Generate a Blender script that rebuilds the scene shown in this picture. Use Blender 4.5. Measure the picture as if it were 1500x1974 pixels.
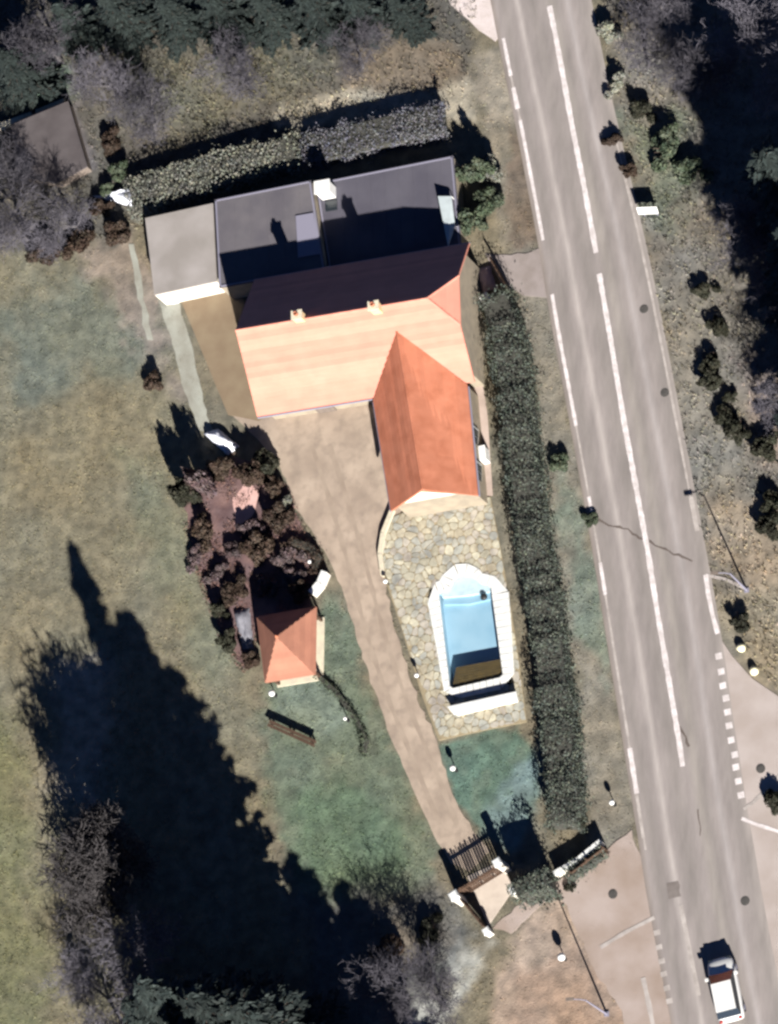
import bpy, bmesh, math, random
import numpy as np
from mathutils import Vector
for o in list(bpy.data.objects): bpy.data.objects.remove(o)
S = bpy.context.scene
COL = S.collection
A = np.array
# ------------------------------------------------------------------ camera
FWD = A([-.38, .36, -1.]); FWD /= np.linalg.norm(FWD)
UP = A([0, 1., 0]); UP = UP - FWD*np.dot(UP, FWD); UP /= np.linalg.norm(UP)
RT = np.cross(FWD, UP)
DIST = 300.
CAM = -FWD*DIST
cd = bpy.data.cameras.new('camera'); cam = bpy.data.objects.new('camera', cd); COL.objects.link(cam)
from mathutils import Matrix
M = Matrix((( RT[0], UP[0], -FWD[0]), (RT[1], UP[1], -FWD[1]), (RT[2], UP[2], -FWD[2]))).to_4x4()
M.translation = Vector(CAM); cam.matrix_world = M
cd.sensor_fit = 'HORIZONTAL'; cd.sensor_width = 36; cd.lens = 36*DIST/50; cd.clip_start = 1; cd.clip_end = 6000
S.camera = cam
# ------------------------------------------------------------------ sky, sun, exposure
SUN_EL = math.radians(27); SAZ = (math.sin(math.radians(22)), -math.cos(math.radians(22)))
w = bpy.data.worlds.new('World'); S.world = w; w.use_nodes = True
nt = w.node_tree; bg = nt.nodes['Background']; sk = nt.nodes.new('ShaderNodeTexSky')
sk.sky_type = 'NISHITA'; sk.sun_disc = False; sk.sun_elevation = SUN_EL; sk.sun_rotation = math.atan2(SAZ[0], SAZ[1])
sk.air_density = .25; sk.dust_density = .0; sk.ozone_density = 6.0; sk.altitude = 1200
nt.links.new(sk.outputs[0], bg.inputs[0]); bg.inputs[1].default_value = .05
sl = bpy.data.lights.new('sun', 'SUN'); sl.energy = 4.9; sl.angle = math.radians(.5); sl.color = (1, .95, .87)
so = bpy.data.objects.new('sun', sl); COL.objects.link(so)
sdir = Vector((SAZ[0]*math.cos(SUN_EL), SAZ[1]*math.cos(SUN_EL), math.sin(SUN_EL)))
so.rotation_euler = sdir.to_track_quat('Z', 'Y').to_euler(); so.location = sdir*200
vs = S.view_settings; vs.view_transform = 'Standard'; vs.look = 'None'; vs.gamma = 1; vs.use_curve_mapping = False; vs.exposure = 1.5
S.cycles.use_denoising = True
S.cycles.pixel_filter_type = 'BLACKMAN_HARRIS'; S.cycles.filter_width = 2.7
S.cycles.max_bounces = 5; S.cycles.diffuse_bounces = 2; S.cycles.transparent_max_bounces = 8

# ------------------------------------------------------------------ helpers
def P(px, py, z=0.):
    """ground layout plan: plan point (1500 x 1974 survey units) at height z -> metres"""
    d = FWD*DIST + RT*((px/1500-.5)*50) + UP*((.5-py/1974)*65.8)
    return CAM + d*((z-CAM[2])/d[2])
def PP(pts, z=0.): return [P(x, y, z) for x, y in pts]
def proj(X):
    v = X - CAM; k = DIST/(v@FWD)
    return (v@RT*k/50+.5)*1500, (.5-v@UP*k/65.8)*1974
def lin(c):
    c = A(c)/255.; return np.where(c <= .04045, c/12.92, ((c+.055)/1.055)**2.4)
KG = 1.42
def alb(r, g, b, k=KG): return tuple(lin((r, g, b))/k)
rng = np.random.default_rng(7)
R = random.Random(11)

def tag(o, label=None, cat=None, group=None, kind=None):
    if label: o['label'] = label
    if cat: o['category'] = cat
    if group: o['group'] = group
    if kind: o['kind'] = kind
    return o
def thing(name, label, cat, loc=(0, 0, 0), group=None, rz=0):
    o = bpy.data.objects.new(name, None); COL.objects.link(o); o.location = loc; o.rotation_euler[2] = rz
    o.empty_display_size = .3
    return tag(o, label, cat, group)
def rootloc(p):
    l = Vector((0, 0, 0))
    while p is not None: l += p.location; p = p.parent
    return l
def link(name, me, mat, parent=None, smooth=False):
    if mat and not me.materials: me.materials.append(mat)
    if smooth: me.shade_smooth()
    o = bpy.data.objects.new(name, me); COL.objects.link(o); o.parent = parent
    return o
def mk(name, V, F, mat, parent=None, smooth=False, local=False):
    me = bpy.data.meshes.new(name)
    if parent is not None and not local:
        l = rootloc(parent); V = [(v[0]-l.x, v[1]-l.y, v[2]-l.z) for v in V]
    me.from_pydata([tuple(map(float, v)) for v in V], [], F); me.update()
    return link(name, me, mat, parent, smooth)
def nmesh(name, V, n, colr=None):
    """V (N,n,3): N separate n-gons, fast"""
    N = len(V); me = bpy.data.meshes.new(name)
    me.vertices.add(N*n); me.loops.add(N*n); me.polygons.add(N)
    me.vertices.foreach_set('co', V.reshape(-1).astype(np.float32))
    me.loops.foreach_set('vertex_index', np.arange(N*n, dtype=np.int32))
    me.polygons.foreach_set('loop_start', np.arange(0, N*n, n, dtype=np.int32))
    me.polygons.foreach_set('loop_total', np.full(N, n, dtype=np.int32))
    me.update(calc_edges=True)
    if colr is not None:
        at = me.color_attributes.new('Col', 'FLOAT_COLOR', 'POINT')
        c = np.ones((N*n, 4), np.float32); c[:, :3] = np.repeat(colr, n, 0); at.data.foreach_set('color', c.reshape(-1))
    return me
class MB:
    def __init__(s): s.v = []; s.f = []
    def add(s, V, F):
        o = len(s.v); s.v += [tuple(map(float, v)) for v in V]; s.f += [tuple(i+o for i in f) for f in F]; return s
    def box(s, c, sx, sy, sz, rz=0., taper=1.):
        """box standing on c (bottom centre)"""
        ca, sa = math.cos(rz), math.sin(rz); V = []
        for z, k in ((0, 1.), (sz, taper)):
            for x, y in ((-1, -1), (1, -1), (1, 1), (-1, 1)):
                X, Y = x*sx/2*k, y*sy/2*k; V.append((c[0]+X*ca-Y*sa, c[1]+X*sa+Y*ca, c[2]+z))
        return s.add(V, [(3, 2, 1, 0), (4, 5, 6, 7), (0, 1, 5, 4), (1, 2, 6, 5), (2, 3, 7, 6), (3, 0, 4, 7)])
    def prism(s, poly, z0, z1):
        n = len(poly); a = sum(poly[i][0]*poly[(i+1) % n][1]-poly[(i+1) % n][0]*poly[i][1] for i in range(n))
        if a < 0: poly = poly[::-1]
        V = [(p[0], p[1], z0) for p in poly]+[(p[0], p[1], z1) for p in poly]
        return s.add(V, [tuple(range(n))[::-1], tuple(range(n, 2*n))]+[(i, (i+1) % n, n+(i+1) % n, n+i) for i in range(n)])
    def tube(s, pts, rad, n=8, cap=True):
        V = []; F = []; m = len(pts); pts = [A(p, float) for p in pts]
        if not hasattr(rad, '__len__'): rad = [rad]*m
        for i, p in enumerate(pts):
            t = pts[min(i+1, m-1)]-pts[max(i-1, 0)]; t /= np.linalg.norm(t)+1e-9
            a = np.cross(t, (0, 0, 1.) if abs(t[2]) < .9 else (1., 0, 0)); a /= np.linalg.norm(a); b = np.cross(t, a)
            for k in range(n):
                q = 2*math.pi*k/n; V.append(p+rad[i]*(a*math.cos(q)+b*math.sin(q)))
        for i in range(m-1):
            for k in range(n): F.append((i*n+k, i*n+(k+1) % n, (i+1)*n+(k+1) % n, (i+1)*n+k))
        if cap: F += [tuple(range(n))[::-1], tuple(range((m-1)*n, m*n))]
        return s.add(V, F)
    def lathe(s, c, prof, n=14):
        V = []; F = []
        for r, z in prof:
            for k in range(n):
                q = 2*math.pi*k/n; V.append((c[0]+r*math.cos(q), c[1]+r*math.sin(q), c[2]+z))
        for i in range(len(prof)-1):
            for k in range(n): F.append((i*n+k, i*n+(k+1) % n, (i+1)*n+(k+1) % n, (i+1)*n+k))
        F += [tuple(range(n))[::-1], tuple(range((len(prof)-1)*n, len(prof)*n))]
        return s.add(V, F)
    def build(s, name, mat, parent=None, smooth=False, local=False, bevel=0.):
        o = mk(name, s.v, s.f, mat, parent, smooth, local)
        if bevel:
            b = o.modifiers.new('edge', 'BEVEL'); b.width = bevel; b.segments = 2; b.limit_method = 'ANGLE'
        return o
def copy_tree(o, parent=None):
    c = o.copy(); COL.objects.link(c); c.parent = parent
    for ch in list(o.children): copy_tree(ch, c)
    return c

# ------------------------------------------------------------------ materials
def mat(name, c1, c2=None, scale=3., rough=.85, bump=0., bscale=40., c3=None, s3=.4, vcol=False, spec=.3, rnd=0., detail=6.):
    m = bpy.data.materials.new(name); m.use_nodes = True; n = m.node_tree; L = n.links.new
    b = n.nodes['Principled BSDF']; b.inputs['Roughness'].default_value = rough; b.inputs['Specular IOR Level'].default_value = spec
    geo = n.nodes.new('ShaderNodeNewGeometry')
    def noise(s, d=detail):
        t = n.nodes.new('ShaderNodeTexNoise'); t.inputs['Scale'].default_value = s; t.inputs['Detail'].default_value = d; L(geo.outputs['Position'], t.inputs['Vector']); return t
    def mix(f, a, c, mode='MIX'):
        x = n.nodes.new('ShaderNodeMix'); x.data_type = 'RGBA'; x.blend_type = mode
        for s, v in ((x.inputs[0], f), (x.inputs[6], a), (x.inputs[7], c)):
            if hasattr(v, 'is_linked'): L(v, s)
            else: s.default_value = v if not hasattr(v, '__len__') else tuple(v)[:3]+(1,)
        return x.outputs[2]
    def ramp(o, lo, hi):
        r = n.nodes.new('ShaderNodeMapRange'); r.inputs[1].default_value = lo; r.inputs[2].default_value = hi; L(o, r.inputs[0]); return r.outputs[0]
    out = c1
    if vcol:
        a = n.nodes.new('ShaderNodeVertexColor'); a.layer_name = 'Col'
        out = mix(1., a.outputs[0], c1, 'MULTIPLY')
    if c2 is not None:
        if vcol: out = mix(1., out, mix(ramp(noise(scale).outputs[0], .35, .65), (1, 1, 1), c2), 'MULTIPLY')
        else: out = mix(ramp(noise(scale).outputs[0], .35, .65), out, c2)
    if c3 is not None: out = mix(ramp(noise(s3).outputs[0], .45, .7), out, c3)
    if rnd:
        oi = n.nodes.new('ShaderNodeObjectInfo'); k = n.nodes.new('ShaderNodeMapRange'); k.inputs[3].default_value = 1-rnd; k.inputs[4].default_value = 1+rnd
        L(oi.outputs['Random'], k.inputs[0]); h = n.nodes.new('ShaderNodeHueSaturation'); L(k.outputs[0], h.inputs['Value'])
        if hasattr(out, 'is_linked'): L(out, h.inputs['Color'])
        else: h.inputs['Color'].default_value = tuple(out)[:3]+(1,)
        out = h.outputs[0]
    if hasattr(out, 'is_linked'): L(out, b.inputs['Base Color'])
    else: b.inputs['Base Color'].default_value = tuple(out)[:3]+(1,)
    if bump:
        bp = n.nodes.new('ShaderNodeBump'); bp.inputs['Strength'].default_value = bump; bp.inputs['Distance'].default_value = .05
        L(noise(bscale, 4).outputs[0], bp.inputs['Height']); L(bp.outputs[0], b.inputs['Normal'])
    return m
def sc(c, k): return tuple(x*k for x in c)
M_ground = mat('ground_soil', (1, 1, 1), (.62, .64, .66), 1.3, .95, .8, 9., vcol=True)
asph = alb(150, 142, 139)
M_side = mat('pale_asphalt', alb(190, 179, 175), alb(176, 164, 158), .5, .9, .3, 60)
M_fore = mat('forecourt_asphalt', alb(182, 168, 162), alb(160, 143, 132), .35, .9, .4, 30)
M_gravel = mat('courtyard_gravel', sc(alb(188, 171, 155), 1.08), sc(alb(164, 148, 134), 1.05), .45, .95, .5, 40, c3=alb(158, 143, 130), s3=1.3)
M_patio = mat('patio_brown', alb(146, 130, 108), alb(134, 116, 96), .7, .9, .3, 25)
M_path = mat('pale_path', alb(172, 174, 165), alb(150, 148, 138), .8, .9, .4, 20)
M_purple = mat('garden_paving', alb(118, 98, 100), alb(96, 74, 76), .9, .95, .6, 8, c3=alb(140, 112, 108), s3=.6)
M_pink = mat('lit_pink_ground', alb(225, 186, 180), alb(205, 165, 158), 1.2, .9, .3, 20)
M_mortar = mat('mortar', alb(168, 154, 126), alb(150, 138, 114), 2., .95, .4, 30)
M_line = mat('road_paint', alb(245, 238, 240), alb(215, 206, 206), 1.6, .7, .2, 60, c3=alb(205, 197, 196), s3=2.6, detail=8)
M_line2 = mat('worn_road_paint', alb(196, 188, 184), alb(168, 160, 156), 1.6, .8, .2, 60, detail=8)
tile = (.43, .162, .096)
def tilemat(name, c, c2):
    m = mat(name, c, c2, 1.1, .8, .25, 14., c3=sc(c, .88), s3=.9, rnd=.1, detail=9.); n = m.node_tree; L = n.links.new
    return m
M_tile = tilemat('clay_tile', tile, (.33, .115, .064))
M_tile_pale = tilemat('pale_clay_tile', (.56, .225, .168), (.52, .21, .155))
M_tile_old = tilemat('old_clay_tile', (.30, .135, .09), (.25, .11, .075))
M_wall = mat('white_render', (.6, .57, .51), (.5, .47, .42), 1.5, .9, .2, 50)
M_wall2 = mat('stone_wall', (.27, .23, .175), (.21, .18, .14), 1.5, .9, .2, 50)
M_flat = mat('roofing_felt', alb(112, 108, 113), alb(98, 95, 102), .6, .9, .3, 30, c3=alb(90, 87, 96), s3=.25)
M_flat2 = mat('dark_roofing_felt', alb(97, 95, 106), alb(86, 84, 96), .5, .9, .3, 30)
M_flat3 = mat('light_roofing', alb(172, 166, 164), alb(150, 144, 140), .4, .9, .3, 30)
M_strip = mat('zinc_strip', alb(142, 140, 158), None, 1, .6)
M_white = mat('white_paint', (.66, .66, .66), (.58, .58, .57), 3., .5)
M_glass = mat('window_glass', (.02, .025, .03), None, 1, .08, spec=.6)
M_dark = mat('dark_metal', (.02, .02, .022), None, 1, .5)
M_iron = mat('cast_iron', (.07, .065, .062), (.05, .048, .046), 5., .7)
M_wood = mat('dark_wood', (.075, .045, .03), (.05, .03, .02), 6., .8, .3, 30)
M_wood2 = mat('grey_wood', (.16, .13, .11), (.11, .09, .08), 6., .85, .3, 30)
M_cover = mat('brown_pool_cover', (.075, .055, .022), (.05, .038, .018), 3., .6)
M_stone = mat('limestone', (.55, .5, .38), (.45, .41, .33), 2.5, .9, .4, 20)
M_cope = mat('white_coping', (.62, .63, .62), (.52, .53, .53), 2.5, .7, .1, 30)
M_liner = mat('pool_liner', (.34, .44, .51), (.26, .37, .45), .6, .5)
M_bark = mat('grey_bark', (.13, .12, .125), (.08, .075, .08), 8., .9, .4, 30, rnd=.25)
M_twig = mat('violet_twigs', (.088, .083, .1), (.055, .052, .064), 3., .9, rnd=.3)
M_bark2 = mat('brown_bark', (.07, .05, .04), (.05, .035, .03), 8., .9, .4, 30)
def leafmat(name, c, c2, r=.2): return mat(name, c, c2, 1.2, .75, vcol=True, rnd=r, spec=.25)
M_leaf_dark = leafmat('dark_leaves', (.026, .026, .018), (.7, .75, .7))
M_leaf_hedge = leafmat('hedge_leaves', (.1, .115, .095), (.55, .6, .62))
M_leaf_pale = leafmat('pale_leaves', (.18, .185, .15), (.65, .65, .75))
M_leaf_lilac = leafmat('lilac_grey_leaves', (.135, .137, .15), (.6, .6, .75))
M_leaf_green = leafmat('green_leaves', (.07, .085, .06), (.6, .7, .6))
M_leaf_brown = leafmat('brown_leaves', (.05, .036, .028), (.7, .6, .55))
M_leaf_purple = leafmat('plum_leaves', (.09, .07, .072), (.7, .6, .65))
M_needle = leafmat('conifer_needles', (.02, .027, .025), (.7, .75, .8), .15)
M_core = mat('inner_branches', (.03, .024, .02), (.02, .016, .014), 3., .95)
M_core2 = mat('hedge_core', (.055, .055, .048), (.035, .035, .03), 3., .95, .8, 8)
M_tarp = mat('white_tarpaulin', (.66, .68, .76), (.6, .62, .7), 1.5, .6, .3, 6)
M_grass = mat('grass_blades', (1, 1, 1), None, 1, .9, vcol=True, spec=.15)

# ------------------------------------------------------------------ ground
def sdf(poly, X, Y):
    """signed distance (+ inside) to a plan polygon, in plan units"""
    p = A(poly, float); n = len(p); d = np.full(X.shape, 1e9); ins = np.zeros(X.shape, bool)
    for i in range(n):
        a, b = p[i], p[(i+1) % n]; e = b-a
        t = np.clip(((X-a[0])*e[0]+(Y-a[1])*e[1])/(e@e+1e-9), 0, 1)
        d = np.minimum(d, np.hypot(X-a[0]-t*e[0], Y-a[1]-t*e[1]))
        c = (a[1] > Y) != (b[1] > Y)
        with np.errstate(divide='ignore', invalid='ignore'):
            ins ^= c & (X < (b[0]-a[0])*(Y-a[1])/(b[1]-a[1]+1e-12)+a[0])
    return np.where(ins, d, -d)
def vnoise(x, y, s, seed):
    """cheap value noise"""
    r = np.random.default_rng(seed).random((256, 256)); x = x/s; y = y/s
    i = np.floor(x).astype(int); j = np.floor(y).astype(int); u = x-i; v = y-j; u = u*u*(3-2*u); v = v*v*(3-2*v)
    g = lambda a, b: r[a % 256, b % 256]
    return (g(i, j)*(1-u)+g(i+1, j)*u)*(1-v)+(g(i, j+1)*(1-u)+g(i+1, j+1)*u)*v
POOL_OUT = [(822, 1133), (850, 1122), (862, 1098), (888, 1087), (916, 1092), (930, 1108), (962, 1116), (978, 1128), (984, 1200), (990, 1300), (992, 1322), (862, 1350), (845, 1250)]
POOL_IN = [(846, 1144), (868, 1134), (878, 1113), (898, 1105), (915, 1113), (928, 1126), (948, 1130), (955, 1180), (972, 1306), (868, 1330)]
ZONES = [  # polygon, colour in the picture, soft edge, grassy amount
 ([(-900, 480), (250, 470), (330, 600), (400, 860), (440, 1150), (520, 1380), (560, 2900), (-900, 2900)], (119, 112, 88), 25, .9),
 ([(-20, 600), (130, 540), (330, 560), (340, 700), (200, 730), (60, 760)], (101, 107, 94), 40, .9),
 ([(150, 470), (250, 450), (300, 570), (350, 760), (300, 720), (230, 600)], (132, 119, 108), 25, .3),
 ([(-40, 1400), (40, 1380), (60, 1700), (100, 2100), (-60, 2100)], (108, 108, 72), 40, 1),
 ([(230, 880), (330, 900), (400, 1100), (470, 1300), (380, 1300), (260, 1060)], (112, 113, 90), 40, 1),
 ([(120, 1290), (200, 1230), (230, 1400), (180, 1560), (90, 1520)], (140, 132, 118), 30, .4),
 ([(490, 1330), (640, 1170), (690, 1220), (730, 1350), (800, 1500), (840, 1640), (800, 1740), (620, 1760), (540, 1650), (510, 1450)], (96, 110, 90), 20, 1),
 ([(560, 1540), (690, 1490), (770, 1580), (760, 1680), (640, 1720), (560, 1660)], (84, 108, 82), 35, 1),
 ([(520, 1330), (620, 1300), (680, 1380), (620, 1420), (520, 1380)], (110, 126, 110), 15, 1),
 ([(600, 1740), (840, 1720), (900, 1790), (840, 1974), (560, 2100)], (96, 96, 94), 40, .6),
 ([(940, 1780), (880, 1900), (760, 1990), (860, 1990), (960, 1830)], (165, 166, 160), 22, .15),
 ([(640, 1880), (760, 1790), (860, 1780), (800, 1850)], (118, 106, 92), 25, .5),
 ([(850, 1440), (1000, 1395), (1035, 1450), (1040, 1530), (985, 1640), (930, 1600), (880, 1540)], (80, 112, 97), 8, .8),
 ([(990, 1480), (1036, 1440), (1040, 1530), (985, 1640), (945, 1600)], (98, 128, 132), 20, .5),
 ([(920, 120), (960, 100), (1050, 480), (1150, 1080), (1215, 1480), (1240, 1640), (1130, 1640), (1110, 1300), (1040, 900), (1000, 560), (930, 300)], (122, 116, 104), 15, .7),
 ([(1060, 880), (1130, 1000), (1180, 1250), (1170, 1330), (1110, 1150)], (106, 120, 108), 20, 1),
 ([(975, 240), (1010, 260), (1050, 480), (985, 480)], (108, 94, 82), 12, .4),
 ([(920, 100), (975, 120), (990, 240), (930, 240)], (140, 128, 110), 15, .4),
 ([(1130, -300), (1900, -300), (1900, 1700), (1500, 1350), (1400, 1260), (1350, 1100), (1290, 720), (1200, 250)], (112, 107, 100), 20, .6),
 ([(1200, 230), (1330, 230), (1340, 420), (1260, 440)], (98, 106, 92), 30, 1),
 ([(1270, 560), (1350, 560), (1400, 800), (1440, 950), (1360, 950), (1300, 700)], (122, 118, 110), 25, .5),
 ([(1360, 960), (1500, 960), (1560, 1190), (1440, 1160), (1380, 1060)], (142, 126, 106), 25, .5),
 ([(1370, 1130), (1560, 1150), (1560, 1340), (1470, 1320), (1390, 1230)], (132, 121, 100), 20, .6),
 ([(1420, 700), (1540, 700), (1540, 900), (1480, 900)], (128, 114, 108), 30, .5),
 ([(-900, -900), (960, -300), (900, 180), (870, 230), (560, 300), (260, 380), (230, 460), (-900, 520)], (88, 84, 78), 20, .6),
 ([(640, 110), (870, 90), (890, 190), (700, 210)], (116, 102, 86), 20, .5),
 ([(500, 200), (700, 180), (900, 160), (915, 230), (650, 225), (520, 260)], (152, 145, 130), 15, .2),
 ([(230, 130), (520, 60), (640, 120), (560, 200), (330, 260)], (98, 95, 80), 40, 1),
 ([(0, 140), (110, 130), (130, 190), (0, 230)], (84, 108, 98), 20, 1),
 ([(30, 230), (150, 200), (180, 320), (110, 350), (30, 320)], (100, 94, 98), 10, .1),
 ([(900, 2100), (960, 1840), (1060, 1710), (1250, 1640), (1320, 2100)], (160, 138, 122), 20, .1),
 ([(1020, 1850), (1180, 1830), (1230, 2050), (980, 2050)], (152, 124, 104), 40, .1),
]
def zone_eval(PX, PY):
    c = np.empty(PX.shape+(3,)); c[...] = alb(110, 104, 90); g = np.full(PX.shape, .7)
    wob = (vnoise(PX+5000, PY+5000, 60, 1)-.5)*60+(vnoise(PX+5000, PY+5000, 17, 2)-.5)*28
    for poly, col, soft, gr in ZONES:
        d = sdf(poly, PX, PY)+wob*min(1, soft/25)
        m = np.clip(d/(2*soft)+.5, 0, 1); m = m*m*(3-2*m)
        cc = A(alb(*col)); cc = cc*.68+cc.mean()*.32*A([1.03, 1., .93]); m = np.clip(m*(.75+.5*vnoise(PX+3000, PY+3000, 22, 6)), 0, 1); c = c*(1-m[..., None])+cc*m[..., None]; g = g*(1-m)+gr*m
    k = .84+.32*vnoise(PX+9000, PY+9000, 26, 3)+(vnoise(PX+9000, PY+9000, 9, 4)-.5)*.22
    hue = (vnoise(PX+7000, PY+7000, 75, 5)-.5)[..., None]*A([.12, .0, -.16])
    return c*1.42*k[..., None]*(1+hue), g
fx = np.arange(-36, 37, .17); fy = np.arange(-45, 46, .17)
far = A([.6, 2, 5, 12, 30, 70, 160, 400, 900, 2000])
gx = np.concatenate([-36-far[::-1], fx, fx[-1]+far]); gy = np.concatenate([-45-far[::-1], fy, fy[-1]+far])
GX, GY = np.meshgrid(gx, gy); V = np.stack([GX, GY, np.zeros_like(GX)], -1)
PX, PY = proj(V.reshape(-1, 3)); PX = PX.reshape(GX.shape); PY = PY.reshape(GX.shape)
zc, zg = zone_eval(np.clip(PX, -800, 2300), np.clip(PY, -800, 2800))
V[..., 2] = -.045+.03*vnoise(GX+500, GY+500, 1.3, 8)+.012*vnoise(GX+500, GY+500, .4, 9)
ny, nx = GX.shape; idx = np.arange(nx*ny).reshape(ny, nx)
Q = np.stack([idx[:-1, :-1], idx[:-1, 1:], idx[1:, 1:], idx[1:, :-1]], -1).reshape(-1, 4)
cx = PX.reshape(-1)[Q].mean(1); cy = PY.reshape(-1)[Q].mean(1)
pin = [(x-905)*.93+905 for x, y in POOL_OUT], [(y-1220)*.95+1220 for x, y in POOL_OUT]
Q = Q[~(sdf(list(zip(*pin)), cx, cy) > 0)]
me = bpy.data.meshes.new('ground'); me.vertices.add(nx*ny); me.vertices.foreach_set('co', V.reshape(-1).astype(np.float32))
N = len(Q); me.loops.add(N*4); me.polygons.add(N); me.loops.foreach_set('vertex_index', Q.reshape(-1).astype(np.int32))
me.polygons.foreach_set('loop_start', np.arange(0, N*4, 4, dtype=np.int32)); me.polygons.foreach_set('loop_total', np.full(N, 4, np.int32))
me.update(calc_edges=True); me.shade_smooth()
at = me.color_attributes.new('Col', 'FLOAT_COLOR', 'POINT'); c4 = np.ones((nx*ny, 4), np.float32); c4[:, :3] = zc.reshape(-1, 3); at.data.foreach_set('color', c4.reshape(-1))
tag(link('ground', me, M_ground), kind='structure')

def densify(poly, step, jit=0., closed=True):
    out = []; n = len(poly)
    for i in range(n if closed else n-1):
        a, b = A(poly[i], float), A(poly[(i+1) % n], float); k = max(1, int(np.linalg.norm(b-a)/step))
        for q in range(k):
            p = a+(b-a)*q/k
            out.append(p+rng.normal(0, jit, 2) if jit and q else p)
    if not closed: out.append(A(poly[-1], float))
    return out
def smooth(pts, it=2, closed=False):
    """corner cutting"""
    pts = [A(p, float) for p in pts]
    for _ in range(it):
        o = []; n = len(pts)
        for i in range(n if closed else n-1):
            a, b = pts[i], pts[(i+1) % n]; o += [a*.75+b*.25, a*.25+b*.75]
        pts = o if closed else [pts[0]]+o+[pts[-1]]
    return pts
def sheet(name, poly, z, m, holes=(), th=.05, parent=None):
    """slab laid on the ground, plan polygon with optional holes"""
    bm = bmesh.new(); E = []
    for ring in [poly]+list(holes):
        vs = [bm.verts.new(P(x, y, 0)*A([1, 1, 0])+A([0, 0, z])) for x, y in ring]
        E += [bm.edges.new((vs[i], vs[(i+1) % len(vs)])) for i in range(len(vs))]
    bmesh.ops.triangle_fill(bm, edges=E, use_beauty=True, normal=(0, 0, 1))
    for f in bm.faces:
        if f.normal.z < 0: f.normal_flip()
    bd = [e for e in bm.edges if e.is_boundary]
    r = bmesh.ops.extrude_edge_only(bm, edges=bd)
    for v in r['geom']:
        if isinstance(v, bmesh.types.BMVert): v.co.z -= th
    me = bpy.data.meshes.new(name); bm.to_mesh(me); bm.free()
    return link(name, me, m, parent)
def struct(o): o['kind'] = 'structure'; return o
def ribbon(name, pts, width, z, m, parent=None, jit=0.):
    """flat strip along a plan polyline"""
    W = [P(x, y, 0)[:2] for x, y in densify(pts, 12, 0, False)]; L = []; F = []
    for i, p in enumerate(W):
        t = W[min(i+1, len(W)-1)]-W[max(i-1, 0)]; t /= np.linalg.norm(t); n = A([-t[1], t[0]])
        h = width/2*(1+R.uniform(-jit, jit)); L += [(*(p+n*h), z), (*(p-n*h), z)]
    for i in range(len(W)-1): F.append((2*i+1, 2*i+3, 2*i+2, 2*i))
    return mk(name, L, F, m, parent)

# road: a strip with a cross coordinate that drives the polished wheel tracks
EL = [(780, -900), (860, -500), (925, -150), (950, -20), (965, 60), (985, 160), (1002, 240), (1022, 345), (1048, 480), (1070, 620), (1093, 740), (1117, 870), (1142, 1010), (1162, 1130), (1182, 1260), (1202, 1380), (1217, 1480), (1230, 1560), (1244, 1650), (1258, 1740), (1283, 1870), (1318, 2050), (1350, 2200), (1425, 2550), (1500, 2900)]
ER = [(955, -900), (1035, -500), (1100, -150), (1128, -20), (1145, 60), (1165, 160), (1183, 240), (1208, 345), (1240, 480), (1269, 620), (1292, 740), (1317, 870), (1343, 1010), (1366, 1130), (1388, 1260), (1404, 1380), (1420, 1480), (1432, 1560), (1448, 1650), (1463, 1740), (1488, 1870), (1523, 2050), (1555, 2200), (1630, 2550), (1705, 2900)]
EL = smooth(EL); ER = smooth(ER)
V = []; F = []; U = []; NU = 24
for i, (a, b) in enumerate(zip(EL, ER)):
    A0, B0 = P(*a)[:2], P(*b)[:2]; t = (B0-A0)/np.linalg.norm(B0-A0); A0 = A0-t*.3; B0 = B0+t*.3
    for k in range(NU+1):
        u = k/NU; p = A0+(B0-A0)*u; V.append((*p, .02+.05*(1-(2*u-1)**2))); U.append(u)
    if i:
        for k in range(NU): o = (i-1)*(NU+1)+k; F.append((o, o+1, o+NU+2, o+NU+1))
def road_z(u): return .02+.05*(1-(2*u-1)**2)
M_road = bpy.data.materials.new('worn_asphalt'); M_road.use_nodes = True
n = M_road.node_tree; L = n.links.new; b = n.nodes['Principled BSDF']; b.inputs['Roughness'].default_value = .85
at_ = n.nodes.new('ShaderNodeAttribute'); at_.attribute_name = 'across'
rp = n.nodes.new('ShaderNodeValToRGB'); L(at_.outputs['Fac'], rp.inputs[0])
base, lt, dk = alb(152, 144, 142), alb(178, 170, 167), alb(143, 136, 133)
st = [(0, alb(140, 130, 124)), (.05, base), (.13, dk), (.22, base), (.27, lt), (.31, base), (.42, dk), (.53, base), (.60, alb(155, 148, 143)), (.66, dk), (.72, base), (.76, alb(168, 161, 160)), (.81, base), (.93, dk), (1, alb(160, 152, 148))]
e = rp.color_ramp.elements
while len(e) < len(st): e.new(.5)
for q, (p_, c_) in zip(e, st): q.position = p_; q.color = (*c_, 1)
for q, (p_, c_) in zip(rp.color_ramp.elements, st): q.position = p_; q.color = (*c_, 1)
g_ = n.nodes.new('ShaderNodeNewGeometry'); mp = n.nodes.new('ShaderNodeMapping'); mp.inputs['Rotation'].default_value[2] = .2; mp.inputs['Scale'].default_value = (1., .22, 1.); L(g_.outputs['Position'], mp.inputs[0])
nz = n.nodes.new('ShaderNodeTexNoise'); nz.inputs['Scale'].default_value = 1.1; nz.inputs['Detail'].default_value = 8; nz.inputs['Roughness'].default_value = .65; L(mp.outputs[0], nz.inputs[0])
mr = n.nodes.new('ShaderNodeMapRange'); mr.inputs[1].default_value = .3; mr.inputs[2].default_value = .7; mr.inputs[3].default_value = .8; mr.inputs[4].default_value = 1.18; L(nz.outputs[0], mr.inputs[0])
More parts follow.
